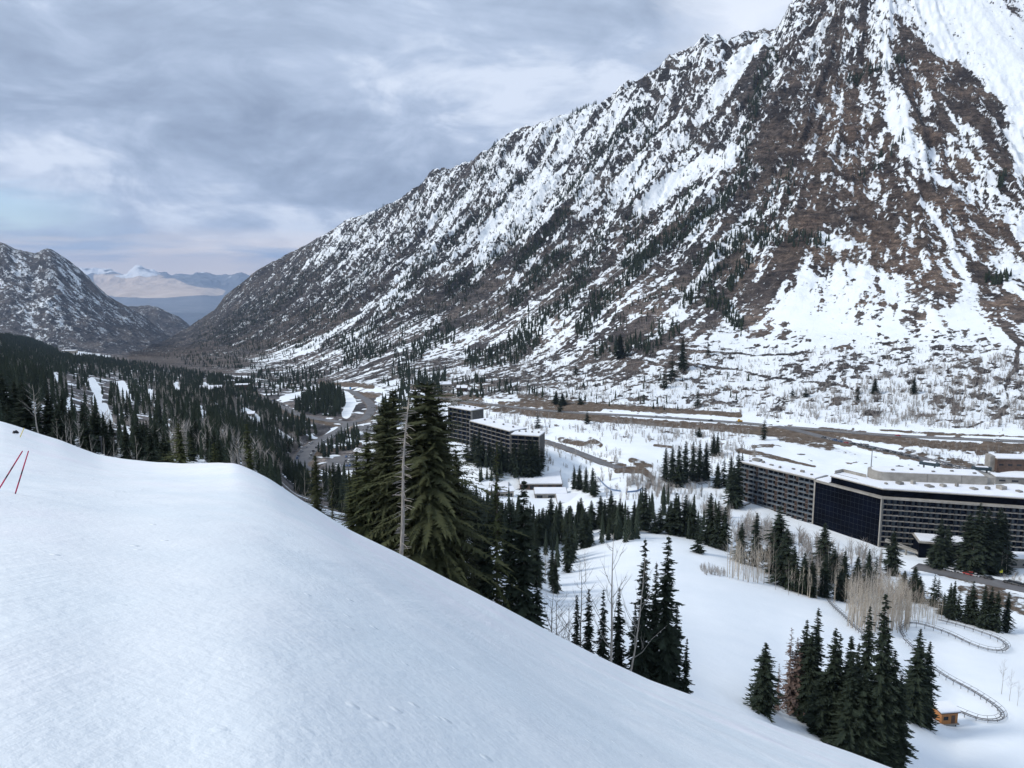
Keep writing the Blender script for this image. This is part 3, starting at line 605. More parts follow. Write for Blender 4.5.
M_deep = needle_mat('deep_needles', (.014, .019, .011), (.060, .066, .032), 1.2)
M_rust = needle_mat('dry_needles', (.07, .045, .04), (.19, .14, .12))
M_bark = noisy('spruce_bark', (.05, .04, .032), (.11, .09, .075), 3., stretchv=(3, 3, .6))
M_pale = noisy('pale_bark', (.32, .28, .24), (.52, .47, .41), 2., stretchv=(3, 3, .8))
M_grey = noisy('aspen_bark', (.20, .185, .165), (.42, .39, .34), 2.)
M_twig = noisy('twigs', (.12, .10, .085), (.24, .20, .165), 1.5)
def conifer(H, R, seed, lv, per, spr, droop=.35, base=.08, thin=0., ragged=.3, fs=1., pw=.72):
    """needle sprays of a conifer as triangles (V, F, tint), and its trunk"""
    g = np.random.default_rng(seed); V = []; T = []
    for i in range(lv):
        f = (i+g.random()*.8)/lv; z0 = H*(base+(1-base)*f)
        prof = (1-f)**pw*(1-.35*math.exp(-(f/.12)**2))*(1+ragged*(g.random()-.5)*1.2)+.02
        n = per if f < .8 else max(4, per-2); a0 = g.random()*6.3
        for k in range(n):
            if g.random() < thin: continue
            a = a0+2*PI*(k+g.random()*.7)/n; z0 = H*(base+(1-base)*min(.985, f+(g.random()-.5)*1.8/lv)); Lb = R*prof*(1+ragged*(g.random()-.5)*1.6)
            d = np.array([math.cos(a), math.sin(a), 0]); sd_ = np.array([-d[1], d[0], 0]); dr = droop*(1-f*.8)*(1+.4*(g.random()-.5)); tint = g.random()*.8
            up = .18*f
            for j in range(spr):
                u = (j+.5+.5*g.random())/spr; c = d*Lb*u; c = c+np.array([0, 0, z0+up*Lb*u-dr*Lb*u**1.3])
                w = (Lb*.30*(1.15-u)+.10*R*.5)*(.7+.6*g.random())*fs; ln = (Lb/spr*1.5+.05*R)*fs
                for sgn in (-1, 1):
                    tip = c+d*ln*(.6+.5*g.random())+sd_*sgn*w+np.array([0, 0, -.35*w*(.4+g.random())])
                    b1 = c-d*ln*.45+np.array([0, 0, .10*w]); b2 = c+d*ln*.45+np.array([0, 0, -.22*w-.1*ln])
                    V += [b1, b2, tip]; T += [tint+.2*u]*3
            tp = d*Lb*1.12+np.array([0, 0, z0+up*Lb-dr*Lb*1.25]); c = d*Lb*.93+np.array([0, 0, z0+up*Lb*.93-dr*Lb*.95])
            V += [c+sd_*.07*Lb*fs, c-sd_*.07*Lb*fs, tp]; T += [tint+.25]*3
    for k in range(3):
        a = k*2.1; V += [np.array([math.cos(a)*.05*R, math.sin(a)*.05*R, H*.955]), np.array([math.cos(a+1.6)*.05*R, math.sin(a+1.6)*.05*R, H*.955]), np.array([0, 0, H*1.0])]; T += [.5]*3
    V = np.array(V); return V, np.arange(len(V)).reshape(-1, 3), np.array(T)
def trunk_mb(H, r, lean=0., top=1., n=6):
    return MB().tube([(0, 0, -1.5), (lean*.1, 0, H*.3*top), (lean*.5, 0, H*.7*top), (lean, 0, H*top)], [r*1.15, r*.85, r*.45, r*.08], n)
protos = {}
def proto(kind, k):
    """meshes for a tree kind, built once and shared: (crown, trunk, nominal height)"""
    key = (kind, k)
    if key in protos: return protos[key]
    H = 20.; sd0 = 100*k+hash_(kind)
    spec = {'big': (H, 4.5, sd0, 105, 14, 18, .34, .03, .08, .85, .33, .46), 'bigolive': (H, 3.9, sd0, 90, 12, 15, .28, .04, .12, .85, .36, .6), 'thin': (H, 2.3, sd0, 80, 10, 10, .40, .06, .2, .8, .5),
            'mid': (H, 2.9, sd0, 52, 9, 5, .42, .05, .03, .6, 1.2), 'slim': (H, 2.2, sd0, 60, 9, 4, .55, .05, .05, .65, 1.35), 'dry': (H, 2.3, sd0, 34, 8, 5, .4, .08, .3, .6, .9), 'small': (H, 2.6, sd0, 26, 8, 3, .42, .04, .02, .6, 1.5)}[kind]
    Vv, Ff, Tt = conifer(*spec)
    mat = {'big': M_deep, 'bigolive': M_olive, 'thin': M_olive, 'dry': M_rust}.get(kind, M_spruce)
    cm = np_mesh(kind+'_crown', Vv, Ff, [mat], False, attrs=dict(tint=Tt))
    tm = trunk_mb(H, .27).mesh(kind+'_trunk', M_pale if kind in ('dry',) else M_bark, True)
    protos[key] = (cm, tm, H); return protos[key]
def hash_(s): return sum(ord(c)*(i+3) for i, c in enumerate(s)) % 97
def put_tree(kind, loc, h, label, group, cat='conifer', name='spruce_tree', k=None, wide=1., rz=None):
    k = rnd.randrange({'big': 3, 'bigolive': 2, 'thin': 3, 'mid': 4, 'slim': 4, 'dry': 2, 'small': 4}[kind]) if k is None else k
    cm, tm, H = proto(kind, k)
    t = thing(name, label, cat, loc, rnd.random()*6.28 if rz is None else rz, group); s_ = h/H; t.scale = (s_*wide, s_*wide, s_)
    link('crown', cm, t); link('trunk', tm, t); return t
ORD = ['Leftmost', 'Second from left', 'Third from left', 'Fourth from left', 'Fifth from left', 'Sixth from left', 'Seventh from left', 'Eighth from left', 'Ninth from left', 'Tenth from left', 'Eleventh from left', 'Twelfth from left', 'Thirteenth from left', 'Fourteenth from left', 'Fifteenth from left', 'Sixteenth from left']
n_con = [0]
def tree_at(px, base, tip, kind, label, group, Yh=None, wide=None, **kw):
    """tree whose foot stands on the ground seen at (px, base); height follows from its tip row"""
    p = on_ground(px, base) if Yh is None else hidden(px, Yh)
    d = p[1]*cp_-p[2]*sp_
    # height so that the tip reaches the wanted row
    v = (tip-384)/F; zt = (-sp_-v*cp_)/(cp_-v*sp_)*p[1]; h = zt-p[2]
    ww = 1. if wide is None else wide/F*d/(2*{'big': 4.5, 'bigolive': 3.9, 'thin': 2.3, 'mid': 2.9, 'slim': 2.2, 'dry': 2.3, 'small': 2.6}[kind]*h/20)
    n_con[0] += 1
    return put_tree(kind, (p[0], p[1], p[2]-.2), h, label, group, wide=ww, **kw)
def hidden(px, Yd):
    """ground point behind the brink at a given depth"""
    c = int(np.clip(round((px+150)/1.3), 0, nc-1)); i = int(np.searchsorted(Y[:, c], Yd)); return np.array([X[i, c], Y[i, c], Z[i, c]])
def row(items, what, group, **kw):
    """items (px, base, tip, kind, width[, depth]) sorted by place; each label tells its place in the group"""
    items = sorted(items, key=lambda a: a[0])
    for o, it in zip(ORD, items):
        tree_at(it[0], it[1], it[2], it[3], o+' '+what, group, Yh=it[5] if len(it) > 5 else None, wide=it[4], **kw)
# big trees just beyond the brink, each with a label of its own
G1 = 'tall conifers just beyond the brink'
tree_at(433, 0, 380, 'big', 'tallest and broadest dark green spruce right behind the bare white snag', G1, Yh=84, wide=112, k=0)
tree_at(398, 0, 386, 'big', 'tall dark spruce directly left of the bare white snag', G1, Yh=92, wide=66, k=1)
tree_at(415, 0, 404, 'big', 'dark spruce filling the gap just right of the white snag top', G1, Yh=98, wide=50, k=2)
tree_at(445, 0, 412, 'big', 'dark spruce hugging the right side of the tallest one, second highest there', G1, Yh=100, wide=50, k=1)
tree_at(384, 0, 412, 'big', 'dark spruce between the open olive conifer and the white snag', G1, Yh=100, wide=44, k=2)
tree_at(421, 0, 386, 'big', 'dark spruce whose top crowds the left shoulder of the tallest one', G1, Yh=88, wide=70, k=1)
tree_at(440, 0, 396, 'big', 'dark spruce whose top crowds the right shoulder of the tallest one', G1, Yh=90, wide=74, k=2)
tree_at(391, 0, 398, 'big', 'dark spruce just left of the one beside the white snag', G1, Yh=86, wide=56, k=0)
tree_at(458, 0, 446, 'big', 'low dark spruce at the right edge of the big clump', G1, Yh=92, wide=44, k=1)
tree_at(362, 0, 448, 'bigolive', 'dull olive conifer at the left edge of the big clump', G1, Yh=84, wide=44, k=1)
tree_at(372, 0, 428, 'bigolive', 'lighter olive conifer with open branches left of the tallest spruces', G1, Yh=80, wide=58, k=0)
tree_at(354, 0, 470, 'bigolive', 'short olive conifer at the left foot of the open branched one', G1, Yh=88, wide=26, k=1)
tree_at(322, 0, 452, 'big', 'grey green spruce with the pale pole in front, right of the parking bend', G1, Yh=85, wide=30, k=2)
tree_at(336, 0, 468, 'thin', 'narrow dull green spruce against the dark parking lot', G1, Yh=90, wide=18)
tree_at(449, 0, 440, 'big', 'dark spruce leaning into the right flank of the tallest one', G1, Yh=95, wide=44, k=2)
tree_at(464, 0, 484, 'thin', 'slender pale olive young conifer with visible pale stem', G1, Yh=72, wide=24, k=0)
tree_at(478, 0, 497, 'mid', 'shadowy spruce between the slender olive conifer and the tall thin one', G1, Yh=100, wide=34)
tree_at(497, 0, 437, 'thin', 'tall thin conifer rising in front of the condominium block', G1, Yh=86, wide=34, k=1)
tree_at(523, 0, 476, 'mid', 'dark pointed spruce in front of the low snow roofed centre', G1, Yh=82, wide=42, k=0)
tree_at(511, 0, 500, 'slim', 'dark slim spruce touching the left side of the pointed one', G1, Yh=88, wide=26)
tree_at(537, 0, 560, 'slim', 'low dark spruce at the right foot of the pointed one', G1, Yh=84, wide=22)
tree_at(487, 0, 520, 'mid', 'squat dark spruce below the tall thin conifer', G1, Yh=78, wide=30)
G0 = 'conifers along the crest of the slope'
tree_at(184, 0, 421, 'bigolive', 'broad rounded olive green fir peeking over the snow crest', G0, Yh=100, wide=38, k=1)
tree_at(219, 0, 440, 'bigolive', 'small olive fir low on the snow crest beside the broad one', G0, Yh=95, wide=20, k=0)
tree_at(254, 0, 421, 'bigolive', 'olive fir with ragged top where the snow crest starts to drop', G0, Yh=95, wide=34, k=1)
tree_at(265, 0, 470, 'mid', 'small dark fir under the ragged topped one', G0, Yh=90, wide=24)
for o, (a, tp, wd, kd) in zip(ORD, [(6,372,22,'mid'),(18,380,16,'slim'),(28,385,20,'mid'),(52,388,18,'mid'),(60,402,14,'slim'),(88,418,18,'mid'),(98,405,16,'slim'),(112,418,12,'slim'),(128,424,14,'mid'),(140,420,16,'mid'),(153,424,12,'slim'),(166,428,12,'slim')]):
    tree_at(a, 0, tp, kd, o+' dark spruce standing right behind the upper snow crest', 'dark spruces behind the upper crest', Yh=120+rnd.random()*40, wide=wd)
G2 = 'spruces at the end of the birch clump'
for it in [(663,533,34,'mid','tallest layered spruce at the lower right end of its cluster'),(641,536,24,'mid','second tallest layered spruce of the cluster, left of the tallest'),(652,560,20,'slim','spruce squeezed between the two tallest layered ones'),
           (683,636,14,'mid','tiny spruce at the right foot of the tallest layered one'),(601,587,14,'slim','small dark spruce just left of the branching bare trunk'),(587,586,15,'mid','small dark spruce fourth from the tallest pair, beside bushes'),
           (575,592,13,'mid','leftmost small dark spruce in front of the lower white run'),(617,585,14,'slim','small spruce between the two bare white trunks'),(632,600,16,'mid','short dense spruce at the foot of the right bare trunk'),(673,600,18,'slim','stubby spruce against the flank of the tallest layered one')]:
    tree_at(it[0], 0, it[1], it[3], it[4], G2, Yh=(104 if it[0] > 570 else 100)+rnd.random()*8-8, wide=it[2])
G3 = 'spruces on the snow below the lower right brink'
for it in [(763,712,641,'mid',24,'lone dark spruce standing clear left of the lower right stand'),(802,716,618,'slim',20,'first of the black spires behind the rusty dead tree'),(812,718,606,'slim',18,'sharpest black spire near the left of the lower right stand'),
           (807,722,630,'mid',22,'shorter dark spruce just under the sharpest spire'),(829,738,626,'slim',22,'slim spruce with a split looking top in mid stand'),(834,735,632,'slim',16,'twin of the split topped spruce, on its right'),
           (845,745,634,'slim',22,'black spire left of the tallest spruce of the stand'),(852,742,641,'slim',16,'narrow spire touching the tallest spruce from the left'),(862,735,604,'slim',20,'tall spire with a bare top above the stand'),
           (873,752,591,'mid',27,'tallest black spruce in the middle of the lower right stand'),(878,748,625,'mid',24,'dense spruce in front of the tallest black one'),(886,760,648,'mid',28,'broad dark spruce low at the right of the stand'),
           (894,768,673,'mid',26,'lowest dark spruce at the right end of the stand'),(838,745,690,'mid',30,'olive dark young spruce at the front of the stand'),(820,735,672,'mid',24,'bushy dark spruce at the left foot of the stand'),
           (857,757,668,'mid',30,'dense black spruce filling the front centre of the stand'),(846,752,655,'mid',24,'dense black spruce behind the front centre one'),(870,762,680,'mid',30,'wide black spruce at the front right of the stand'),
           (914,722,627,'slim',20,'pointed spruce beside the coaster track, left of a pair'),(924,724,640,'slim',16,'thin leaning spire of the pair by the coaster track'),(919,723,662,'mid',20,'short full spruce between the pair by the track'),(908,716,664,'mid',18,'lower spruce on the left of the pair by the track')]:
    tree_at(it[0], it[1], it[2], it[3], it[5], G3, wide=it[4], Yh=128 if it[1] > 745 else None)
row([(787,712,626,'dry',16),(794,714,636,'dry',20),(797,716,650,'dry',22)], 'dry rusty grey dying conifer left of the black spires', 'dying conifers', name='dying_conifer')
tree_at(777, 712, 662, 'dry', 'faint grey half bare conifer right of the lone spruce', 'dying conifers', wide=9, name='dying_conifer')
# middle distance rows
row([(644,530,487,'mid',15),(660,532,505,'small',10),(668,534,503,'small',10),(676,535,492,'mid',16),(684,536,494,'mid',14),(693,538,502,'mid',14),(700,540,515,'small',10),(709,545,492,'mid',14),(717,548,500,'mid',12),(724,550,506,'mid',12),(655,533,512,'small',9),(697,553,518,'small',8)], 'dark conifer in the row behind the hump of the white run', 'conifers behind the hump')
row([(600,528,495,'mid',12),(610,530,490,'mid',13),(620,531,498,'mid',12),(628,530,505,'small',9),(591,530,500,'mid',12),(634,533,500,'mid',10),(580,530,497,'mid',12),(570,532,505,'mid',12),(560,535,500,'mid',12),(551,540,495,'mid',14),(543,545,507,'mid',12)], 'dark conifer in the belt between the low centre and the hump', 'conifers in the belt by the low centre')
row([(665,481,447,'mid',8),(671,486,444,'mid',10),(678,487,445,'mid',12),(685,484,440,'mid',10),(692,481,441,'mid',10),(699,482,443,'mid',12),(706,480,442,'mid',11),(713,456,433,'mid',7),(717,456,432,'mid',6)], 'black spruce in the grove on the open run below the highway', 'grove on the open run')
row([(717,488,462,'mid',9),(724,486,456,'small',7),(730,492,455,'mid',10),(736,506,450,'mid',13),(741,500,452,'mid',8),(733,508,465,'mid',14)], 'dark spruce beside the far end wall of the hotel', 'spruces by the hotel end wall')
row([(574,489,466,'mid',6),(579,490,465,'mid',8),(586,492,466,'mid',7),(592,495,467,'mid',8),(595,497,472,'small',7)], 'dark spruce right of the low centre by the snow play area', 'spruces by the snow play area')
row([(474,462,432,'mid',10),(479,466,430,'mid',11),(501,470,440,'mid',11),(507,472,444,'mid',10),(514,474,441,'mid',11),(524,476,442,'mid',11),(537,476,440,'mid',11),(468,462,438,'small',9),(497,474,446,'mid',10),(530,478,448,'mid',10)], 'dark spruce close to the wall of the condominium blocks', 'spruces against the condominiums')
row([(483,464,438,'mid',9),(489,466,441,'mid',9),(494,467,444,'small',8),(521,468,440,'mid',10),(528,468,438,'mid',10),(533,468,437,'mid',9),(542,469,446,'small',8)], 'dark spruce at the foot of the condominium blocks', 'spruces before the condominiums')
row([(755,566,512,'mid',14),(741,562,522,'mid',13),(777,575,505,'mid',24),(785,586,528,'mid',22),(793,590,545,'mid',15),(803,594,552,'mid',14),(811,596,560,'mid',14),(822,572,522,'mid',18),(833,582,548,'mid',14),(824,597,553,'mid',14),(843,590,550,'mid',12),(856,592,556,'mid',14),(841,600,568,'mid',14),(866,594,548,'mid',11),(874,592,555,'small',8)], 'dark spruce in the belt before the dark glass wall', 'spruces before the hotel glass')
row([(891,575,530,'mid',16),(938,568,518,'mid',16),(946,562,524,'mid',14),(939,566,532,'mid',20)], 'dark spruce before the hotel balconies and ramp', 'spruces before the hotel ramp')
row([(966,571,512,'mid',20),(975,573,502,'mid',20),(984,572,508,'mid',20),(995,572,506,'mid',20),(1001,571,513,'mid',18),(988,574,520,'mid',24)], 'huge black spruce in the clump against the hotel front', 'huge spruces against the hotel')
row([(913,600,566,'mid',14),(919,602,576,'mid',12),(903,598,570,'mid',12),(933,606,573,'small',7),(937,608,577,'small',7),(948,618,582,'mid',9),(953,620,580,'mid',9),(957,621,587,'small',8),(970,624,580,'mid',11),(975,625,592,'small',9),(982,628,584,'mid',11),(989,629,586,'mid',11),(995,631,590,'mid',12),(1006,632,591,'mid',10),(966,623,590,'small',8),(943,614,592,'small',8)], 'pointed spruce in the line below the lower road', 'spruces below the lower road')
row([(672,381,355,'small',8),(697,407,388,'small',5),(575,375,362,'small',4),(619,358,334,'mid',14),(682,370,338,'mid',10),(708,355,342,'small',4),(792,398,388,'small',5),(805,397,387,'small',5),(858,402,390,'small',4),(874,394,378,'mid',8),(913,394,376,'mid',7),(664,388,370,'small',5),(857,394,386,'small',4)], 'small dark conifer alone on the snowy apron above the highway', 'lone conifers on the apron')
row([(562,405,393,'mid',8),(556,404,390,'mid',7),(580,404,397,'small',5),(560,412,400,'small',5)], 'dark conifer on the bank just above the highway', 'conifers on the highway bank')
row([(764,440,418,'small',6),(699,437,427,'small',6),(763,471,460,'small',6),(587,424,410,'small',5),(538,428,413,'small',5)], 'lone conifer on the snowfields beside the highway', 'lone conifers beside the highway')
# ------------------------------------------------------------------ scattered woods: the nearest ones single, the rest one mass
COSP = np.stack([PXD, PYD], -1)
vis_run = PYD <= np.minimum.accumulate(PYD, axis=0)+3.5   # roughly: not hidden by nearer ground
def in_poly(px, py, poly):
    inside = np.zeros(px.shape, bool); n = len(poly)
    for i in range(n):
        x1, y1 = poly[i]; x2, y2 = poly[(i+1) % n]
        c = ((y1 > py) != (y2 > py)) & (px < (x2-x1)*(py-y1)/(y2-y1+1e-9)+x1); inside ^= c
    return inside
gen = np.random.default_rng(5)
allp = []      # x,y,z,h,zone
areaw = None
def cell_area():
    ax = np.gradient(X, axis=1); ay = np.gradient(Y, axis=0); return np.abs(ax*ay)
AREA = cell_area()
def scatter(poly, n, h0, h1, zone, by_px=1., avoid=True, extra=None):
    m = in_poly(PXD, PYD, poly) & vis_run & (SK > .8)
    if avoid: m &= (roadmask < .2) & (glade_w < .35)
    w = np.where(m, AREA**by_px, 0)
    if extra is not None: w = w*extra
    ii = gen.choice(w.size, size=n, p=(w/w.sum()).ravel()); r, c = np.unravel_index(ii, w.shape)
    r = np.clip(r, 1, nr-2); c = np.clip(c, 1, nc-2); fr = gen.random(n)-.5; fc = gen.random(n)-.5
    P_ = np.stack([X[r, c]+fc*(X[r, c+1]-X[r, c]), Y[r, c]+fr*(Y[r+1, c]-Y[r, c]), Z[r, c]], -1)
    for p in P_: allp.append((p[0], p[1], p[2], h0+(h1-h0)*gen.random()**1.3, zone))
clump = fbm(X/30, Y/30, 3, 777)
sl_ = sstep(.40, .55, clump)+.12
scatter([(-40,330),(30,340),(60,352),(120,362),(150,366),(200,374),(250,384),(262,402),(290,418),(320,432),(303,448),(300,470),(320,500),(240,480),(-40,440)], 8600, 9, 16, 'left', .70, extra=sl_+.16)
scatter([(262,384),(300,372),(318,378),(318,392),(262,398)], 0+90, 9, 16, 'canyon')
scatter([(296,412),(304,398),(330,388),(345,392),(346,416),(300,420)], 210, 14, 22, 'island', avoid=True)
scatter([(318,448),(330,440),(344,432),(356,430),(362,446),(320,460)], 60, 10, 15, 'island2')
scatter([(378,418),(380,405),(395,398),(410,398),(412,418),(395,426)], 60, 13, 18, 'isl3')
scatter([(242,380),(262,372),(318,368),(340,372),(310,382),(250,390)], 150, 10, 17, 'canyon')
scatter([(388,376),(404,380),(400,396),(420,392),(440,398),(450,372),(430,378),(415,370)], 70, 14, 22, 'canyon')
scatter([(380,382),(480,378),(545,392),(545,398),(470,398),(400,392)], 130, 8, 15, 'canyon')
scatter([(520,380),(640,370),(760,372),(760,405),(620,405),(540,392)], 40, 5, 10, 'apron')
scatter([(440,505),(510,532),(600,530),(650,540),(600,546),(540,552),(500,545)], 100, 12, 20, 'centre', avoid=False)
scatter([(320,480),(440,500),(540,520),(580,550),(560,600),(430,560),(330,510)], 150, 12, 20, 'centre', avoid=False)
scatter([(140,352),(200,352),(330,345),(330,368),(260,372),(190,366)], 520, 7, 13, 'mountain', .8, extra=sstep(.45, .6, clump)+.06)
scatter([(200,335),(330,300),(420,300),(420,350),(330,352),(200,350)], 500, 7, 14, 'mountain', .8, extra=sstep(.5, .6, clump)+.05)
scatter([(470,470),(500,462),(545,468),(545,480),(520,478),(480,484)], 26, 8, 15, 'centre')
scatter([(640,500),(700,505),(735,520),(700,545),(650,535),(600,520)], 40, 9, 16, 'centre')
scatter([(545,392),(700,405),(690,412),(560,404)], 26, 5, 10, 'apron')
# mountain side
mt = [([(740,190),(720,205),(695,225),(668,245),(640,262),(632,270)], 14, 130),([(770,60),(752,110),(740,180)], 10, 60),([(700,385),(640,395)], 10, 0),
 ([(700,265),(745,240),(790,238),(820,240)], 14, 60),([(745,330),(725,310),(712,300)], 12, 25),([(640,200),(630,240)], 16, 18),([(690,190),(672,235)], 8, 14),([(560,215),(540,240),(520,262)], 12, 60),
 ([(600,150),(580,185),(560,215)], 10, 45),([(640,110),(610,150)], 10, 40),([(560,255),(540,275),(515,300)], 14, 80),([(520,230),(490,262),(450,290)], 12, 90),([(470,225),(430,262),(400,290)], 12, 90),
 ([(430,210),(390,250),(350,290),(310,318)], 14, 150),([(500,150),(470,185),(440,215)], 12, 70),([(360,235),(320,270),(280,300)], 12, 90),([(520,180),(490,215),(455,240)], 8, 50),([(400,300),(370,330),(345,345)], 12, 50),
 ([(600,240),(575,285),(560,310)], 16, 60),([(640,270),(600,300),(580,330)], 14, 50),([(660,120),(640,150)], 8, 20),([(850,85),(870,70),(900,60)], 10, 20),([(1002,188),(1006,178)], 7, 5),([(990,282),(1006,278)], 9, 8),
 ([(262,300),(230,325),(200,340)], 16, 120),([(300,280),(255,318),(225,335)], 18, 130),([(380,350),(350,362)], 14, 50),([(450,330),(420,350),(400,362)], 16, 50),([(510,355),(470,360)], 16, 40),([(540,320),(520,345)], 20, 50),
 ([(690,300),(720,270)], 10, 20),([(730,290),(750,262)], 8, 18),([(790,180),(760,230)], 20, 18),([(860,180),(880,160),(900,140)], 8, 6),([(600,95),(570,120),(540,135)], 5, 25),([(450,180),(400,205),(350,232)], 6, 60),([(680,330),(650,345),(600,350)], 14, 25)]
for pl, wd, n in mt:
    if not n: continue
    sel, o = stroke_w(pl, wd, .6); w = o*AREA[sel]*(vis_run[sel]); n = int(n*4)
    if w.sum() <= 0: continue
    ii = gen.choice(len(w), n, p=w/w.sum())
    for k in ii:
        a, b = sel[0][k], sel[1][k]; allp.append((X[a, b]+(gen.random()-.5)*2, Y[a, b]+(gen.random()-.5)*2, Z[a, b], 8+9*gen.random(), 'mountain'))
scatter([(200,345),(300,262),(420,200),(560,130),(640,110),(620,200),(560,260),(500,320),(420,350),(300,350)], 4200, 6, 13, 'mountain', .8, extra=sstep(.45, .6, clump)+.1)
scatter([(560,260),(640,140),(760,60),(780,200),(700,320),(560,340)], 900, 5, 11, 'mountain', .9, extra=sstep(.45, .6, clump)+.05)
P_all = np.array([(a[0], a[1], a[2], a[3]*(.62+.38*float(sstep(150, 420, a[1])) if a[4] == 'left' else 1.)) for a in allp]); zone = [a[4] for a in allp]
fwd = P_all[:, 1]*cp_-P_all[:, 2]*sp_; szpx = P_all[:, 3]*F/fwd
ppx, ppy = project(P_all[:, :3])
# hidden by the brink?
eu = np.interp(P_all[:, 0]/P_all[:, 1], tu, E[:, 1]); vis_top = (ppy-szpx) < eu-2
inframe = (ppx > 2) & (ppx < 1022)
N_SINGLE = 290-n_con[0]
order = [i for i in np.argsort(-szpx) if vis_top[i] and inframe[i] and zone[i] != 'mountain'][:N_SINGLE]
single = set(order)
labels = {'left': ('dark conifer packed in the dense wood below the snow crest', 'dense wood below the snow crest'), 'canyon': ('dark conifer in the loose woods along the canyon floor', 'woods on the canyon floor'),
          'island': ('dark conifer in the tree island between the canyon roads', 'tree island between the roads'), 'island2': ('small conifer in the island above the parking lot', 'conifers above the parking lot'), 'isl3': ('dark conifer in the patch right of the road bend', 'patch right of the road bend'),
          'apron': ('small dark conifer among the brush of the apron', 'conifers in the apron brush'), 'centre': ('dark conifer in the wood around the low snow roofed centre', 'wood around the low centre')}
for i in order:
    lb, gr = labels[zone[i]]; h = P_all[i, 3]
    put_tree('mid' if szpx[i] > 26 else 'small', (P_all[i, 0], P_all[i, 1], P_all[i, 2]-.3), h, lb, gr, wide=.75+.4*rnd.random())
def jagged(seed, layers, pts_, R=.135):
    """far conifer: stacked ragged skirts"""
    g = np.random.default_rng(seed); V_ = []; F_ = []; T_ = []
    for i in range(layers):
        f = i/layers; zb = .02+.93*f; zt = min(1., zb+ (1.9-f*.3)/layers); r = R*(1-f)**.75*(1+.35*(g.random()-.5))+.006; b = len(V_); a0 = g.random()*6.28; tn = g.random()*.5
        V_.append((0, 0, zt)); T_.append(tn+.3)
        for k in range(pts_*2):
            rr = r*(1.15 if k % 2 else .55)*(1+.5*(g.random()-.5)); a = a0+PI*k/pts_; V_.append((math.cos(a)*rr, math.sin(a)*rr, zb-(.012 if k % 2 else -.01)*(1+g.random()))); T_.append(tn)
        for k in range(pts_*2): F_.append((b, b+1+k, b+1+(k+1) % (pts_*2)))
    return np.array(V_), np.array(F_), np.array(T_)
def merged(name, V0s, pts, mats, label, wid=(.75, 1.15), T0s=None, kind='stuff', smooth=False):
    Vs = []; Fs = []; Ts = []; off = 0; nn = len(V0s)
    for j in range(nn):
        P_ = pts[j::nn]
        if not len(P_): continue
        V0, F0 = V0s[j][0], V0s[j][1]; T0 = V0s[j][2]
        a = gen.random(len(P_))*6.28; s_ = P_[:, 3]; w_ = s_*(wid[0]+(wid[1]-wid[0])*gen.random(len(P_)))
        x_ = (V0[None, :, 0]*np.cos(a)[:, None]-V0[None, :, 1]*np.sin(a)[:, None])*w_[:, None]+P_[:, 0:1]
        y_ = (V0[None, :, 0]*np.sin(a)[:, None]+V0[None, :, 1]*np.cos(a)[:, None])*w_[:, None]+P_[:, 1:2]
        z_ = V0[None, :, 2]*s_[:, None]+P_[:, 2:3]
        Vs.append(np.stack([x_, y_, z_], -1).reshape(-1, 3)); Fs.append((F0[None]+(np.arange(len(P_))*len(V0))[:, None, None]+off).reshape(-1, F0.shape[1]))
        Ts.append((T0[None]*.5+gen.random(len(P_))[:, None]*.6-.1+(gen.random(len(P_)) < .07)[:, None]*1.3).ravel()); off += len(P_)*len(V0)
    o = link(name, np_mesh(name, np.concatenate(Vs), np.concatenate(Fs), mats, smooth, attrs=dict(tint=np.concatenate(Ts)))); tag(o, label, kind=kind); return o
def unit(c): V_, F_, T_ = c; return V_/20., F_, T_
rest = np.array([i for i in range(len(allp)) if i not in single])
near_r = rest[szpx[rest] > 11]; far_r = rest[szpx[rest] <= 11]
lodm = [jagged(900+k, 11, 6) for k in range(6)]
lodf = [jagged(950+k, 6, 4, .15) for k in range(6)]
M_wood = needle_mat('wood_needles', (.009, .014, .012), (.038, .050, .034), .05)
merged('forest', lodm, P_all[near_r], [M_wood], 'dark conifer forest filling the canyon side below the slope')
merged('mountain_forest', lodf, P_all[far_r], [M_wood], 'thin dark conifer stands climbing the far slopes')
# ------------------------------------------------------------------ bare aspens
def aspen(H, R, seed, nb, sub, tw=3, r0=.16, first=.35, n=5):
    g = random.Random(seed); mb = MB(); pts = [(0, 0, -1)]; x = y = 0
    for i in range(1, 7):
        x += g.uniform(-.02, .02)*H; y += g.uniform(-.02, .02)*H; pts.append((x, y, H*i/6))
    mb.tube(pts, [r0*(1.15-1.05*i/6) for i in range(7)], n); tb = MB()
    for i in range(nb):
        f = first+(1-first)*(i+g.random())/nb*.95; k = f*6; a0 = int(min(k, 5)); b = k-a0; base = [pts[a0][c]*(1-b)+pts[a0+1][c]*b for c in range(3)]; base[2] = H*f
        an = g.random()*6.28; Ln = R*(1.25-f)*(.6+.7*g.random()); el = .5+.5*g.random()
        e = [base[0]+math.cos(an)*Ln, base[1]+math.sin(an)*Ln, base[2]+Ln*el]; mid = [(base[c]*.5+e[c]*.5)+(0, 0, -.08*Ln)[c] for c in range(3)]
        rb = r0*.42*(1.2-f); tb.tube([base, mid, e], [rb, rb*.7, rb*.25], 3)
        for j in range(sub):
            q_ = .35+.65*g.random(); s_ = [base[c]+(e[c]-base[c])*q_ for c in range(3)]; a2 = an+g.uniform(-1.2, 1.2); l2 = Ln*.45*(.5+g.random())
            tb.tube([s_, [s_[0]+math.cos(a2)*l2, s_[1]+math.sin(a2)*l2, s_[2]+l2*(.4+.9*g.random())]], [rb*.45, rb*.15], 3)
    return mb, tb
asp = []
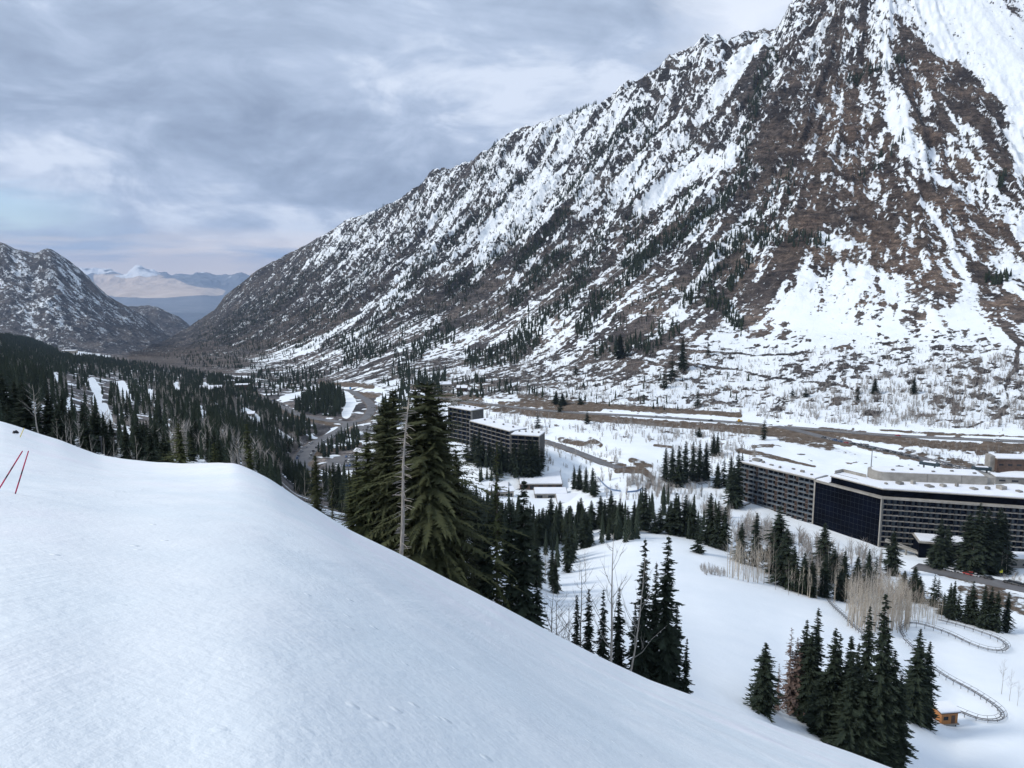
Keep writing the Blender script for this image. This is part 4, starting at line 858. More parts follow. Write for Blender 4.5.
for k in range(5):
    a, b = aspen(12, 3.2, 40+k, 16, 5, first=.35, r0=.13); asp.append((a.mesh('aspen_trunk', M_grey, True), b.mesh('aspen_branches', M_twig)))
asp_pale = []
for k in range(3):
    a, b = aspen(12, 3.4, 70+k, 11, 5, r0=.17, first=.4); asp_pale.append((a.mesh('pale_aspen_trunk', M_pale, True), b.mesh('pale_aspen_branches', M_grey)))
def put_aspen(p, h, label, group, pale=False, k=None, wide=1.):
    tr, br = (asp_pale if pale else asp)[rnd.randrange(3 if pale else 5) if k is None else k]
    t = thing('bare_aspen', label, 'bare tree', (p[0], p[1], p[2]), rnd.random()*6.28, group); t.scale = (h/12*wide, h/12*wide, h/12)
    link('trunk', tr, t); link('branches', br, t); return t
def asp_row(items, what, group, pale=False, wide=.8):
    for o, it in zip(ORD, sorted(items)):
        p = on_ground(it[0], it[1]) if len(it) < 4 else hidden(it[0], it[3]); v = (it[2]-384)/F; h = (-sp_-v*cp_)/(cp_-v*sp_)*p[1]-p[2]
        put_aspen(p, h, o+' '+what, group, pale, wide=wide)
p = hidden(608, 96); v = (536-384)/F; put_aspen(p, (-sp_-v*cp_)/(cp_-v*sp_)*p[1]-p[2], 'bare pale trunk with crooked forking branches left of the layered spruces', 'bare trunks by the layered spruces', True, 0, .62)
p = hidden(625, 94); v = (556-384)/F; put_aspen(p, (-sp_-v*cp_)/(cp_-v*sp_)*p[1]-p[2], 'leaning bare white trunk close to the layered spruces', 'bare trunks by the layered spruces', True, 1, .5).rotation_euler = (0, .12, 0)
p = hidden(581, 100); v = (560-384)/F; put_aspen(p, (-sp_-v*cp_)/(cp_-v*sp_)*p[1]-p[2], 'thin dark bare tree left of the pale forking trunk', 'bare trunks by the layered spruces', False, 0, .7)
asp_row([(548,0,590,98),(552,0,600,96),(558,0,595,100),(564,0,602,98)], 'leafless shrub on the brink left of the small dark spruces', 'leafless shrubs on the brink', wide=.9)
asp_row([(541,575,552),(546,577,550),(551,578,553),(586,582,550),(579,580,556)], 'bare aspen at the edge of the lower white glade', 'aspens by the lower glade')
asp_row([(728,577,536),(733,578,534),(738,580,540),(743,581,538),(748,582,536),(753,582,533),(758,583,536),(764,584,540),(769,584,546)], 'bare pale aspen in the row beside the open run', 'aspens beside the open run', True, .55)
asp_row([(772,580,530),(798,584,528),(805,586,533),(812,590,538),(820,592,548),(828,590,545),(788,595,560),(776,590,560)], 'bare aspen among the spruces before the hotel glass', 'aspens before the hotel', False, .6)
asp_row([(848,626,572),(852,628,568),(856,629,566),(861,630,568),(866,631,564),(871,632,566),(876,632,563),(881,632,566),(886,632,568),(891,631,566),(896,630,568),(901,629,572),(868,632,575),(884,632,578),(859,630,578),(893,631,580)], 'pale bare aspen of the dense tan stand above the track bend', 'dense tan aspen stand', True, .5)
asp_row([(854,622,574),(864,624,570),(874,626,568),(884,626,572),(894,626,574),(904,624,570),(908,620,572),(915,618,580),(922,618,584),(849,620,580),(858,618,576),(879,620,576)], 'tan bare aspen at the back of the dense stand', 'back of the tan aspen stand', False, .75)
asp_row([(1002,694,658),(1010,701,669),(1018,706,681)], 'thin lone bare tree on the snow beside the track', 'lone bare trees by the track', False, .6)
asp_row([(962,571,548),(970,573,545),(977,573,546),(985,574,548),(992,572,550),(1006,574,552),(1000,575,550),(944,562,548)], 'small bare tree under the huge black spruces', 'bare trees under the huge spruces', True, .8)
asp_row([(60,0,418,110),(68,0,415,112),(74,0,418,108),(82,0,420,110),(95,0,434,100),(108,0,438,100),(116,0,437,102),(122,0,440,98),(138,0,436,98)], 'bare tan tree just behind the upper snow crest', 'bare trees behind the upper crest', True, .45)
p = hidden(38, 120); v = (384-384)/F; put_aspen(p, (-sp_-v*cp_)/(cp_-v*sp_)*p[1]-p[2], 'grey bare tree with drooping twigs among the spruces at the upper crest', None, True, 2, .9)
asp_row([(300,0,480,110),(307,0,470,100),(327,0,480,86),(345,0,500,90)], 'pale bare stem at the falling edge of the piste', 'pale stems at the piste edge', True, .35)
# thinner bare woods and brush as masses
def twig_unit(seed, nb=10):
    g = np.random.default_rng(seed); V_ = []
    for i in range(nb):
        a = g.random()*6.28; r = g.random()*.28; h = .55+.45*g.random(); b = np.array([math.cos(a)*r*.4, math.sin(a)*r*.4, -.05]); tpp = np.array([math.cos(a)*r, math.sin(a)*r, h]); w = .014
        s_ = np.array([-math.sin(a), math.cos(a), 0])*w; V_ += [b-s_, b+s_, tpp]
        for j in range(3):
            c = b+(tpp-b)*(.35+.5*g.random()); a2 = g.random()*6.28; e = c+np.array([math.cos(a2)*.16, math.sin(a2)*.16, .22]); V_ += [c-s_*.7, c+s_*.7, e]
    V_ = np.array(V_); return V_, np.arange(len(V_)).reshape(-1, 3), np.full(len(V_), .5)
tw = [twig_unit(k) for k in range(5)]
def aspen_unit(seed):
    g = np.random.default_rng(seed); V_ = []
    def tri(b, e, w):
        a = g.random()*3.14; s_ = np.array([math.cos(a), math.sin(a), 0])*w; V_.extend([b-s_, b+s_, e])
    lean = (g.random(2)-.5)*.08; top = np.array([lean[0], lean[1], 1.]); tri(np.array([0, 0, -.1]), top, .011); tri(np.array([0, 0, -.1]), top, .011)
    for i in range(16):
        f = .38+.58*g.random(); b = top*f; b[2] = f; a = g.random()*6.28; r = (1.05-f)*.22; e = b+np.array([math.cos(a)*r, math.sin(a)*r, .10+.14*g.random()]); tri(b, e, .0045)
        c = b+(e-b)*.5; a += 1.; tri(c, c+np.array([math.cos(a)*r*.5, math.sin(a)*r*.5, .09]), .003)
    V_ = np.array(V_); return V_, np.arange(len(V_)).reshape(-1, 3), np.full(len(V_), .5)
aw = [aspen_unit(k+20) for k in range(6)]
bp = []
def brush_zone(poly, n, h0, h1, thresh=.5, pw=.9):
    global allp
    keep = allp; allp = []
    scatter(poly, n, h0, h1, 'b', pw, extra=sstep(thresh-.08, thresh+.08, brush)+.08); out = np.array([a[:4] for a in allp]); allp = keep; bp.append(out)
brush_zone([(500,345),(640,350),(800,350),(900,345),(1024,350),(1024,432),(820,424),(640,408),(520,398)], 5000, 2.5, 6, .5, .8)
brush_zone([(780,395),(900,372),(1040,352),(1040,430),(820,424)], 1100, 4, 8, .46, .8)
brush_zone([(560,240),(700,250),(760,345),(560,345),(420,340),(330,350)], 2200, 3, 7, .5, .8)
brush_zone([(620,420),(760,430),(730,460),(640,445),(560,430)], 500, 3, 7, .5)
brush_zone([(380,370),(520,350),(560,395),(470,398),(400,385)], 900, 4, 9, .5)
brush_zone([(40,385),(200,385),(300,430),(300,480),(200,465),(60,440)], 1300, 6, 11, .45)
brush_zone([(-20,340),(60,356),(150,366),(200,374),(250,384),(280,410),(150,400),(0,380)], 700, 7, 12, .5)
brush_zone([(540,440),(600,440),(640,470),(700,440),(760,450),(735,500),(600,500),(545,470)], 520, 3, 7, .5)
brush_zone([(440,395),(560,412),(545,440),(470,425)], 220, 4, 8, .45)
brush_zone([(945,560),(1024,575),(1024,590),(950,572)], 90, 1.5, 3, .4)
brush_zone([(700,567),(722,570),(730,578),(702,574)], 60, 2, 3, .3)
brush_zone([(900,440),(1024,450),(1024,470),(940,460)], 260, 2, 4, .5)
n_low = len(bp)
brush_zone([(846,606),(866,600),(905,602),(910,632),(870,636),(848,628)], 330, 10, 14, .2)
brush_zone([(726,566),(770,572),(772,586),(728,580)], 60, 10, 14, .2)
brush_zone([(780,575),(850,588),(850,606),(790,596)], 130, 9, 13, .3)
brush_zone([(905,606),(945,614),(940,628),(905,626)], 90, 6, 9, .3)
brush_zone([(540,572),(556,574),(556,582),(540,580)], 30, 5, 8, .2)
n_mid = len(bp)
brush_zone([(600,480),(680,505),(760,560),(900,600),(880,560),(740,520),(640,480)], 300, 6, 12, .5)
M_brush = noisy('brush_twigs', (.20, .18, .165), (.42, .39, .36), .05, obj=False)
M_thick = noisy('aspen_thicket_twigs', (.30, .255, .205), (.52, .46, .38), .05, obj=False)
merged('aspen_thicket', aw, np.concatenate(bp[n_low:n_mid]), [M_thick], 'dense tan thicket of leafless aspens on the lower snow', wid=(.7, 1.1))
bp = bp[:n_low]+bp[n_mid:]
merged('bare_brush', tw, np.concatenate(bp), [M_brush], 'grey leafless brush and saplings scattered over the snow', wid=(.8, 1.4))
# ------------------------------------------------------------------ the snag
sn_ = hidden(402, 68); b_ = on_slope(399, 551)
tp = W(408, 398, 66.); ft = np.array(near_z(-9.7, 60.)) ; base = W(398.5, 556, 66.)
H_s = tp[2]-base[2]+2; g = random.Random(3)
M_snag = noisy('weathered_dead_wood', (.22, .195, .17), (.40, .36, .32), 2., stretchv=(3, 3, .8))
t = thing('dead_snag', 'tall bare white dead trunk with short broken twigs in front of dark spruces', 'dead tree', (base[0], base[1], base[2]-2))
def sp_pt(f): return ((tp[0]-base[0])*f+.12*math.sin(f*7), (tp[1]-base[1])*f, H_s*f)
MB().tube([sp_pt(f) for f in np.linspace(0, 1, 12)], [.21*(1-f*.8) for f in np.linspace(0, 1, 12)], 8).build('trunk', M_snag, t, True)
br = MB()
for i in range(170):
    f = .08+.9*i/170; c = sp_pt(f); a = g.random()*6.28; ln = g.uniform(.25, 1.25)*(1 if f > .3 else .8); dz = g.uniform(-.25, .1)*ln
    m_ = (c[0]+math.cos(a)*ln*.6, c[1]+math.sin(a)*ln*.6, c[2]+dz*.3); e = (c[0]+math.cos(a)*ln, c[1]+math.sin(a)*ln, c[2]+dz)
    br.tube([c, m_, e], [.035, .025, .012], 3)
br.build('branches', M_snag, t)
# ------------------------------------------------------------------ roads
M_asph = noisy('asphalt', (.10, .10, .108), (.17, .168, .17), .12, obj=False)
M_line = noisy('road_paint', (.55, .50, .36), (.7, .68, .6), .5, obj=False)
def strip(name, label, pts, hw, z=.12, mat=None, off=0., kind='structure'):
    pts = np.array(pts); tg = np.gradient(pts[:, :2], axis=0); tg /= np.linalg.norm(tg, axis=1)[:, None]; nn = np.stack([-tg[:, 1], tg[:, 0]], 1)
    a = pts[:, :2]+nn*(off+hw); b = pts[:, :2]+nn*(off-hw); n = len(pts)
    V_ = np.concatenate([np.c_[a, pts[:, 2]+z], np.c_[b, pts[:, 2]+z], np.c_[a, pts[:, 2]-.6], np.c_[b, pts[:, 2]-.6]])
    i = np.arange(n-1); F_ = np.concatenate([np.stack([i+n, i+n+1, i+1, i], 1), np.stack([i, i+1, i+2*n+1, i+2*n], 1), np.stack([i+3*n, i+3*n+1, i+n+1, i+n], 1)])
    o = link(name, np_mesh(name, V_, F_, [mat or M_asph])); tag(o, label, kind=kind); return o
RD = {'highway': 'grey two lane highway along the foot of the mountain', 'hotel_road': 'side road dropping from the highway towards the hotel', 'canyon_road': 'road winding down the canyon in bends',
      'parking_road': 'wide road lined with parked cars', 'service_road': 'narrow service road across the snowy bank', 'lower_road': 'dark wet road passing below the hotel'}
for nm, lb in RD.items(): strip(nm, lb, road_pts[nm], ROADS[nm][1])
strip('road_marking', 'pale centre line of the highway', road_pts['highway'], .18, .125, M_line)
def lot(name, c, r, label):
    mb = MB(); n = 28; mb.prism([(c[0]+math.cos(2*PI*k/n)*r[0]*(1+.12*math.sin(3*k)), c[1]+math.sin(2*PI*k/n)*r[1]) for k in range(n)], c[2]-.6, c[2]+.16); tag(mb.build(name, M_asph), label, kind='structure')
lot('parking_lot', lotc, (24, 30), 'dark asphalt parking lot in the valley'); lot('parking_lot', lot2, (20, 26), 'parking lot beside the road bend')
# ------------------------------------------------------------------ vehicles
def paint_mat(name, c, rough=.35):
    m, nt, b = new_mat(name); p = nt.nodes.new('ShaderNodeTexCoord').outputs['Object']
    L(nt, mixc(nt, ramp(nt, noise(nt, 1.5, 4, .6, p), [(.45, 0.), (.75, .5)]), c, (.30, .29, .28)), b.inputs['Base Color']); b.inputs['Roughness'].default_value = rough; return m
M_win = noisy('tinted_glass', (.010, .013, .018), (.02, .025, .032), 1., .15); M_tyre = noisy('rubber', (.02, .02, .02), (.04, .04, .04), 3.)
PAINT = {'white': (.72, .73, .74), 'black': (.015, .016, .018), 'silver': (.42, .43, .45), 'red': (.42, .03, .03), 'blue': (.05, .12, .28), 'dark grey': (.07, .075, .08), 'green': (.05, .11, .09)}
def car_meshes(suv):
    L_, Wd, hb, hr = (4.7, 1.9, .95, 1.75) if suv else (4.5, 1.8, .82, 1.42)
    def sec(zs, ws): return zs, ws
    body = MB()
    prof = [(-L_/2, .45, .62), (-L_/2, .95*hb, .92), (-L_*.16 if not suv else -L_*.22, hb, 1.), (L_*.5*.98, hb*1.02, .95), (L_/2, .45, .92)]
    xs = [-L_/2, -L_*.46, -L_*.2, L_*.2, L_*.46, L_/2]; tops = [hb*.72, hb*.93, hb, hb*1.02, hb*1.0, hb*.8]; wd = [.82, .96, 1, 1, .96, .86]
    vs = []; n = 6
    for x, tz, w in zip(xs, tops, wd):
        h_ = Wd/2*w; vs += [(x, -h_*.96, .28), (x, -h_, .55), (x, -h_*.94, tz), (x, h_*.94, tz), (x, h_, .55), (x, h_*.96, .28)]
    fs = [(i*n+k, i*n+(k+1) % n, (i+1)*n+(k+1) % n, (i+1)*n+k) for i in range(5) for k in range(n)]+[tuple(reversed(range(n))), tuple(range(5*n, 6*n))]
    body.add(vs, [tuple(reversed(f)) for f in fs])
    x0, x1 = (-L_*.2, L_*.48) if suv else (-L_*.18, L_*.38); a0, a1 = (x0+.65, x1-.25) if suv else (x0+.8, x1-.65)
    rf = MB().prism([(a0, -Wd*.38), (a1, -Wd*.38), (a1, Wd*.38), (a0, Wd*.38)], hr-.07, hr)
    cab = MB(); b_ = [(x0, -Wd*.46, hb), (x1, -Wd*.46, hb), (x1, Wd*.46, hb), (x0, Wd*.46, hb)]; t_ = [(a0, -Wd*.38, hr-.07), (a1, -Wd*.38, hr-.07), (a1, Wd*.38, hr-.07), (a0, Wd*.38, hr-.07)]
    cab.add(b_+t_, [(0, 1, 5, 4), (1, 2, 6, 5), (2, 3, 7, 6), (3, 0, 4, 7)])
    wh = MB().tube([(0, -.11, 0), (0, .11, 0)], .34, 12)
    hl = MB().box((0, 0, -.07), (.06, .34, .14))
    return body, rf, cab, wh, hl, L_, Wd
M_lamp = noisy('lamp_glass', (.6, .6, .58), (.75, .75, .72), 3., .2)
car_lib = {}
for suv in (0, 1):
    body, rf, cab, wh, hl, L_, Wd = car_meshes(suv); cabm = cab.mesh('car_windows', M_win); whm = wh.mesh('car_wheel', M_tyre, True); hlm = hl.mesh('car_headlight', M_lamp)
    for cn, cc in PAINT.items():
        m = bpy.data.materials.get('paint_'+cn) or paint_mat('paint_'+cn, cc); car_lib[(suv, cn)] = (body.mesh('car_body', m), rf.mesh('car_roof', m), cabm, whm, hlm, L_, Wd)
def car(x, y, z, rz, cn, label, group, suv=None, roofsnow=False):
    suv = int(rnd.random() < .55) if suv is None else suv; bm_, rm, cm, wm, hm_, L_, Wd = car_lib[(suv, cn)]
    t = thing('parked_car', label, 'car', (x, y, z), rz, group)
    link('body', bm_, t); link('roof', rm, t); link('windows', cm, t)
    for sx_ in (-.31, .31):
        for sy in (-1, 1): w_ = link('wheel', wm, t); w_.location = (sx_*L_, sy*(Wd/2-.08), .34)
    for sy in (-1, 1): w_ = link('headlight', hm_, t); w_.location = (-L_/2+.02, sy*(Wd/2-.38), .62)
    return t
NUM = ['first', 'second', 'third', 'fourth', 'fifth', 'sixth', 'seventh', 'eighth', 'ninth', 'tenth', 'eleventh', 'twelfth', 'thirteenth', 'fourteenth', 'fifteenth', 'sixteenth', 'seventeenth', 'eighteenth', 'nineteenth', 'twentieth']
NUM += ['twenty-'+a for a in NUM[:9]]+['thirtieth']+['thirty-'+a for a in NUM[:9]]
def car_line(road, pa, pb, step, off, where, group, colours, fixed=None, gap=.12, nose=True):
    pts = road_pts[road]; pxx, _ = project(pts); d = np.r_[0, np.cumsum(np.linalg.norm(np.diff(pts, axis=0), axis=1))]
    i0, i1 = sorted((int(np.argmin(abs(pxx-pa[0])+abs(project(pts)[1]-pa[1]))), int(np.argmin(abs(pxx-pb[0])+abs(project(pts)[1]-pb[1]))))); s_ = np.arange(d[i0], d[i1], step); out = []
    for s in s_:
        if rnd.random() < gap: continue
        p = np.array([np.interp(s, d, pts[:, c]) for c in range(3)]); q_ = np.array([np.interp(s+1, d, pts[:, c]) for c in range(3)]); tg = q_-p; tg /= np.linalg.norm(tg[:2])+1e-9
        out.append((p[0]-tg[1]*off, p[1]+tg[0]*off, p[2]+.125, math.atan2(tg[1], tg[0])+(0 if nose else PI/2)))
    out.sort(key=lambda a: project(a[:3])[0])
    for k, (x_, y_, z_, r_) in enumerate(out):
        cn = colours[rnd.randrange(len(colours))] if not fixed or k not in fixed else fixed[k]
        car(x_, y_, z_, r_+rnd.uniform(-.04, .04), cn, f'{cn} car, {NUM[k]} from left {where}', group)
CC = ['white', 'black', 'silver', 'dark grey', 'dark grey', 'black', 'silver', 'blue', 'white']
car_line('hotel_road', (824, 438), (966, 470), 6.3, -3.6, 'in the line along the side road to the hotel', 'cars along the hotel side road', CC, {4: 'red', 8: 'green', 9: 'silver'}, .06)
car_line('parking_road', (343, 430), (303, 462), 6.8, 5.6, 'in the outer row of the wide parking road', 'cars in the outer parking row', CC, None, .1)
car_line('parking_road', (318, 443), (306, 470), 7.2, -5.6, 'in the inner row of the wide parking road', 'cars in the inner parking row', CC, None, .2)
car_line('canyon_road', (300, 415), (262, 399), 7., 3.8, 'on the shoulder of the winding canyon road', 'cars on the canyon road shoulder', CC, None, .4)
for j, (cxx, cyy, nn_, wh_) in enumerate([(lotc, 18, 7, 'in the far row of the dark lot'), (lotc, -15, 8, 'in the front row of the dark lot'), (lotc, 1, 5, 'in the middle row of the dark lot'), (lot2, 14, 7, 'in the far row of the lot by the bend'), (lot2, 2, 8, 'in the middle row of the lot by the bend'), (lot2, -12, 7, 'in the front row of the lot by the bend')]):
    for k in range(nn_):
        cn = CC[rnd.randrange(len(CC))]; xx = cxx[0]+(k-nn_/2+.5)*2.9+rnd.uniform(-.2, .2)
        car(xx, cxx[1]+cyy, cxx[2]+.165, PI/2+rnd.uniform(-.06, .06), cn, f'{cn} car, {NUM[k]} from left {wh_}', 'cars '+wh_)
lr = road_pts['lower_road']; lpx = project(lr)[0]
for k, (a, cn) in enumerate([(947, 'white'), (959.5, 'silver'), (966, 'red'), (972, 'silver'), (986, 'black'), (1006, 'black'), (1013, 'dark grey'), (1019, 'black')]):
    p = np.array([np.interp(a, lpx, lr[:, c]) for c in range(3)]); q_ = np.array([np.interp(a+3, lpx, lr[:, c]) for c in range(3)]); tg = q_-p; tg /= np.linalg.norm(tg[:2])
    car(p[0]-tg[1]*3, p[1]+tg[0]*3, p[2]+.125, math.atan2(tg[1], tg[0]), cn, f'{cn} car, {NUM[k]} from left on the lower road beneath the hotel', 'cars on the lower road')
hw_ = road_pts['highway']; hpx = project(hw_)[0]
for a, cn, lb in [(687, 'dark grey', 'dark car driving on the highway, first of two close together'), (710, 'black', 'black car on the highway just right of a dark one'), (770, 'black', 'black car on the highway above the lone spruce'), (897, 'red', 'red car driving on the highway high above the hotel'), (655, 'silver', 'pale car driving on the highway at the left'), (995, 'white', 'white car on the highway near the right end')]:
    p = np.array([np.interp(a, hpx, hw_[:, c]) for c in range(3)]); q_ = np.array([np.interp(a+3, hpx, hw_[:, c]) for c in range(3)]); tg = q_-p; car(p[0], p[1]-2, p[2]+.125, math.atan2(tg[1], tg[0]), cn, lb, 'cars on the highway').name = 'moving_car'
# yellow plough on the highway shoulder
M_yel = paint_mat('machine_yellow', (.75, .42, .03)); M_steel = noisy('steel', (.16, .17, .18), (.3, .31, .32), 2., .5, metallic=.6)
p = [float(np.interp(741, hpx, hw_[:, c])) for c in range(3)]; t = thing('snow_plow', 'yellow snow plough standing on the far edge of the highway', 'snow plough', (p[0], p[1]+3.5, p[2]+.125), .1)
MB().box((0, 0, .6), (4.5, 2.2, 1.2)).build('chassis', M_yel, t); MB().prism([(-1.9, -1), (-.2, -1), (-.2, 1), (-1.9, 1)], 1.81, 3.0).build('cab', M_yel, t); MB().box((-1.92, 0, 2.1), (.1, 1.7, .7)).build('windscreen', M_win, t)
bl = MB(); bl.add([(-2.9, -1.7, .15), (-2.9, 1.7, .15), (-3.1, 1.7, 1.2), (-3.1, -1.7, 1.2), (-2.75, -1.7, .15), (-2.75, 1.7, .15), (-2.95, 1.7, 1.2), (-2.95, -1.7, 1.2)], [(0, 1, 2, 3), (7, 6, 5, 4), (0, 4, 5, 1), (3, 2, 6, 7), (0, 3, 7, 4), (1, 5, 6, 2)]); bl.build('blade', M_steel, t)
for a in (-1.5, 0, 1.5):
    for b in (-1, 1): MB().tube([(a, b-.15, .5), (a, b+.15, .5)], .5, 10).build('wheel', M_tyre, t)
# ------------------------------------------------------------------ the big hotel
M_conc = noisy('concrete', (.22, .208, .185), (.36, .342, .31), .25, bumps=(8, .3, .05))
M_conc2 = noisy('weathered_concrete', (.14, .133, .122), (.25, .238, .22), .18)
M_panel = noisy('brown_panel', (.030, .019, .016), (.052, .032, .026), .8); M_gpanel = noisy('blue_grey_panel', (.065, .08, .095), (.11, .13, .15), .8)
M_roofsnow = noisy('roof_snow', (.72, .75, .80), (.82, .84, .88), .12, .8, bumps=(3, .5, .3))
def glass_mat(name, c1, c2, sc):
    m, nt, b = new_mat(name); p = nt.nodes.new('ShaderNodeTexCoord').outputs['Object']
    L(nt, mixc(nt, ramp(nt, noise(nt, sc, 3, .5, p), [(.4, 0.), (.7, 1.)]), c1, c2), b.inputs['Base Color']); b.inputs['Roughness'].default_value = .3; b.inputs['Specular IOR Level'].default_value = .02
    bump(nt, b, noise(nt, .35, 2, .5, p), .25, .2); return m
M_dark = glass_mat('dark_mirror_glass', (.0015, .002, .004), (.003, .005, .012), .09)
M_room = glass_mat('room_glass', (.006, .010, .022), (.03, .042, .07), .5)
M_mull = noisy('dark_mullion', (.012, .014, .018), (.025, .028, .034), 1., .4)
def v2(a): return np.array(a[:2], float)
def offs(A, B, out):   # outward normal facing the viewer
    d = (B-A)/np.linalg.norm(B-A); n = np.array([d[1], -d[0]])
    if n@(-(A+B)/2) < 0: n = -n
    return d, n
def wall_box(mb, A, B, n, o0, o1, z0, z1, m=0):
    p = [A+n*o0, B+n*o0, B+n*o1, A+n*o1]; return mb.prism([tuple(q) for q in p], z0, z1, m)
ZF, ZT, ZB = -121.6, -117.6, -153.
P0, P1, P2, P3 = v2(W(740, 462, 482)), v2(W(815, 480, 440)), v2(W(882, 497, 405)), v2(W(1100, 509, 379))
hotel = thing('hotel_building', 'long angled hotel with concrete balconies, black glass wall and snowy flat roof', 'hotel', (P1[0], P1[1], ZB))
HO = np.array([P1[0], P1[1], ZB])
def hp(name, mb, mat, parent=None):
    o = mb.build(name, mat, parent or hotel); mb_off = HO
    o.matrix_parent_inverse.identity()
    if parent is None: o.location = -Vector_(HO)
    return o
from mathutils import Vector as Vector_
dA, nA = offs(P0, P1, 0); dB, nB = offs(P1, P2, 0); dC, nC = offs(P2, P3, 0)
LA, LB, LCc = [np.linalg.norm(b-a) for a, b in ((P0, P1), (P1, P2), (P2, P3))]
# solid cores
core = MB(); core.prism([tuple(q) for q in (P0-nA*2.2, P1-nA*2.2, P1-nA*14, P0-nA*14)], ZB, ZF-.6); hp('west_core', core, M_conc2).name = 'wing_wall'
core = MB(); core.prism([tuple(q) for q in (P1-nB*.5, P2-nB*.5-nC*1.5, P3-nC*2.2, P3-nC*26, P2-nC*26-dB*6, P1-nB*24)], ZB, ZF-.6); hp('main_wall', core, M_mull)
# floors of the balcony wing
FH = 3.05; nfA = 9; nbA = 15; bw = LA/nbA
zA = [ZF-.7-FH*(k+1) for k in range(nfA)]
for k, z_ in enumerate(zA+[ZF-.7]):
    mb = MB(); wall_box(mb, P0, P1, nA, -2.2, .05, z_-.16, z_+.04); hp('balcony_slab', mb, M_conc2)
for j in range(nbA+1):
    a = P0+dA*bw*j; mb = MB(); w_ = .45 if j in (0, nbA) else .12
    wall_box(mb, a-dA*w_, a+dA*w_, nA, -2.2, .12 if j in (0, nbA) else .0, ZB if j in (0, nbA) else zA[-1]-.2, ZF-.72); hp('party_wall', mb, M_conc if j in (0, nbA) else M_gpanel)
stuffw = MB(); pan1 = MB(); pan2 = MB(); rcount = 0
for k, z_ in enumerate(zA):
    for j in range(nbA):
        a = P0+dA*(bw*j+.14); b = P0+dA*(bw*(j+1)-.14); brownp = ((j//2+k) % 3 != 0) and j % 2 == 1
        if j >= nbA-11:
            mb = MB(); wall_box(mb, a+dA*.1, b-dA*.1, nA, -2.15, -2.0, z_+.1, z_+FH-.35); o = hp('window', mb, M_room)
        else: wall_box(stuffw, a+dA*.1, b-dA*.1, nA, -2.15, -2.0, z_+.1, z_+FH-.35)
        if brownp: wall_box(pan1, a+(b-a)*.42, b, nA, -1.9, -.1, z_+.06, z_+FH-.25)
        if j >= nbA-11: mb = MB(); wall_box(mb, a, b if not brownp else a+(b-a)*.42, nA, -.12, -.02, z_+.06, z_+1.05); hp('balcony_railing', mb, M_gpanel)
        else: wall_box(pan2, a, b if not brownp else a+(b-a)*.42, nA, -.12, -.02, z_+.06, z_+1.05)
tag(hp('window', stuffw, M_room), kind='stuff'); tag(hp('room_partition', pan1, M_panel), kind='stuff'); tag(hp('balcony_railing', pan2, M_gpanel), kind='stuff')
mb = MB(); wall_box(mb, P0-dA*.6, P1, nA, -14.3, .35, ZF-.5, ZF); mb2 = MB(); wall_box(mb2, P0+dA*.3, P1-dA*.6, nA, -13.4, -.7, ZF+.003, ZF+.5)
hp('wing_roof', mb, M_conc); hp('roof_snow', mb2, M_roofsnow)
mb = MB(); wall_box(mb, P0-dA*.9, P0-dA*.45, nA, -14.2, .2, ZB, ZF-.51); hp('end_wall', mb, M_conc)
mb = MB(); mb.prism([tuple(q) for q in (P0-nA*7+dA*4, P0-nA*7+dA*9, P0-nA*11+dA*9, P0-nA*11+dA*4)], ZF+.5, ZF+1.9); hp('roof_vent', mb, M_conc2)
# ground floor of the wing
mb = MB(); wall_box(mb, P0+dA*1, P1-dA*1, nA, -2.1, -1.2, ZB, zA[-1]-.25); hp('lobby_glazing', mb, M_dark)
for j in range(0, nbA, 2):
    a = P0+dA*bw*(j+.5); mb = MB(); wall_box(mb, a-dA*.25, a+dA*.25, nA, -.9, -.3, ZB, zA[-1]-.21); hp('column', mb, M_conc)
# dark glass wall with faint joints
mb = MB(); wall_box(mb, P1+dB*.5, P2-dB*.4, nB, -.45, 0, ZB, ZF-1.35); hp('glass_wall', mb, M_dark)
mb = MB()
for k in range(1, 10): wall_box(mb, P1+dB*.5, P2-dB*.4, nB, -.2, .03, ZF-1.35-FH*k-.05, ZF-1.35-FH*k+.05)
for j in range(1, 16): a = P1+dB*(.5+(LB-.9)*j/16); wall_box(mb, a-dB*.03, a+dB*.03, nB, -.2, .035, ZB, ZF-1.4)
hp('glazing_frame', mb, M_mull)
# concrete fin at the corner, cornice, top storey, roof
mb = MB(); wall_box(mb, P2-dB*.35, P2+dB*.25, nB, -1.5, .35, ZB, ZF-1.3); hp('corner_pier', mb, M_conc)
def ring(o, z0, z1): return MB().prism([tuple(q) for q in (P1+nB*o[0]-dB*.2, P2+(nB+nC)*o[0]*.55, P3+nC*o[0], P3-nC*26, P2-nC*26-dB*6, P1-nB*24-dB*.2)], z0, z1)
hp('cornice', ring((.9,), ZF-1.25, ZF-.3), M_conc)
def inner(o, z0, z1, bk=24.): return MB().prism([tuple(q) for q in (P1+dB*9-nB*o, P2-(nB+nC)*o*.55, P3-nC*o, P3-nC*bk, P2-nC*bk-dB*3, P1+dB*9-nB*(bk-3))], z0, z1)
hp('top_storey', inner(2.2, ZF-.3, ZT-.5), M_dark); hp('roof_slab', inner(.9, ZT-.497, ZT-.1, 25.), M_conc); hp('roof_snow', inner(1.6, ZT-.098, ZT+.45, 24.2), M_roofsnow)
mb = MB(); mb.prism([tuple(q) for q in (P1+dB*.5-nB*.6, P1+dB*8.8-nB*.6, P1+dB*8.8-nB*22, P1+dB*.5-nB*22)], ZF-.297, ZF+.1); hp('terrace_snow', mb, M_roofsnow)
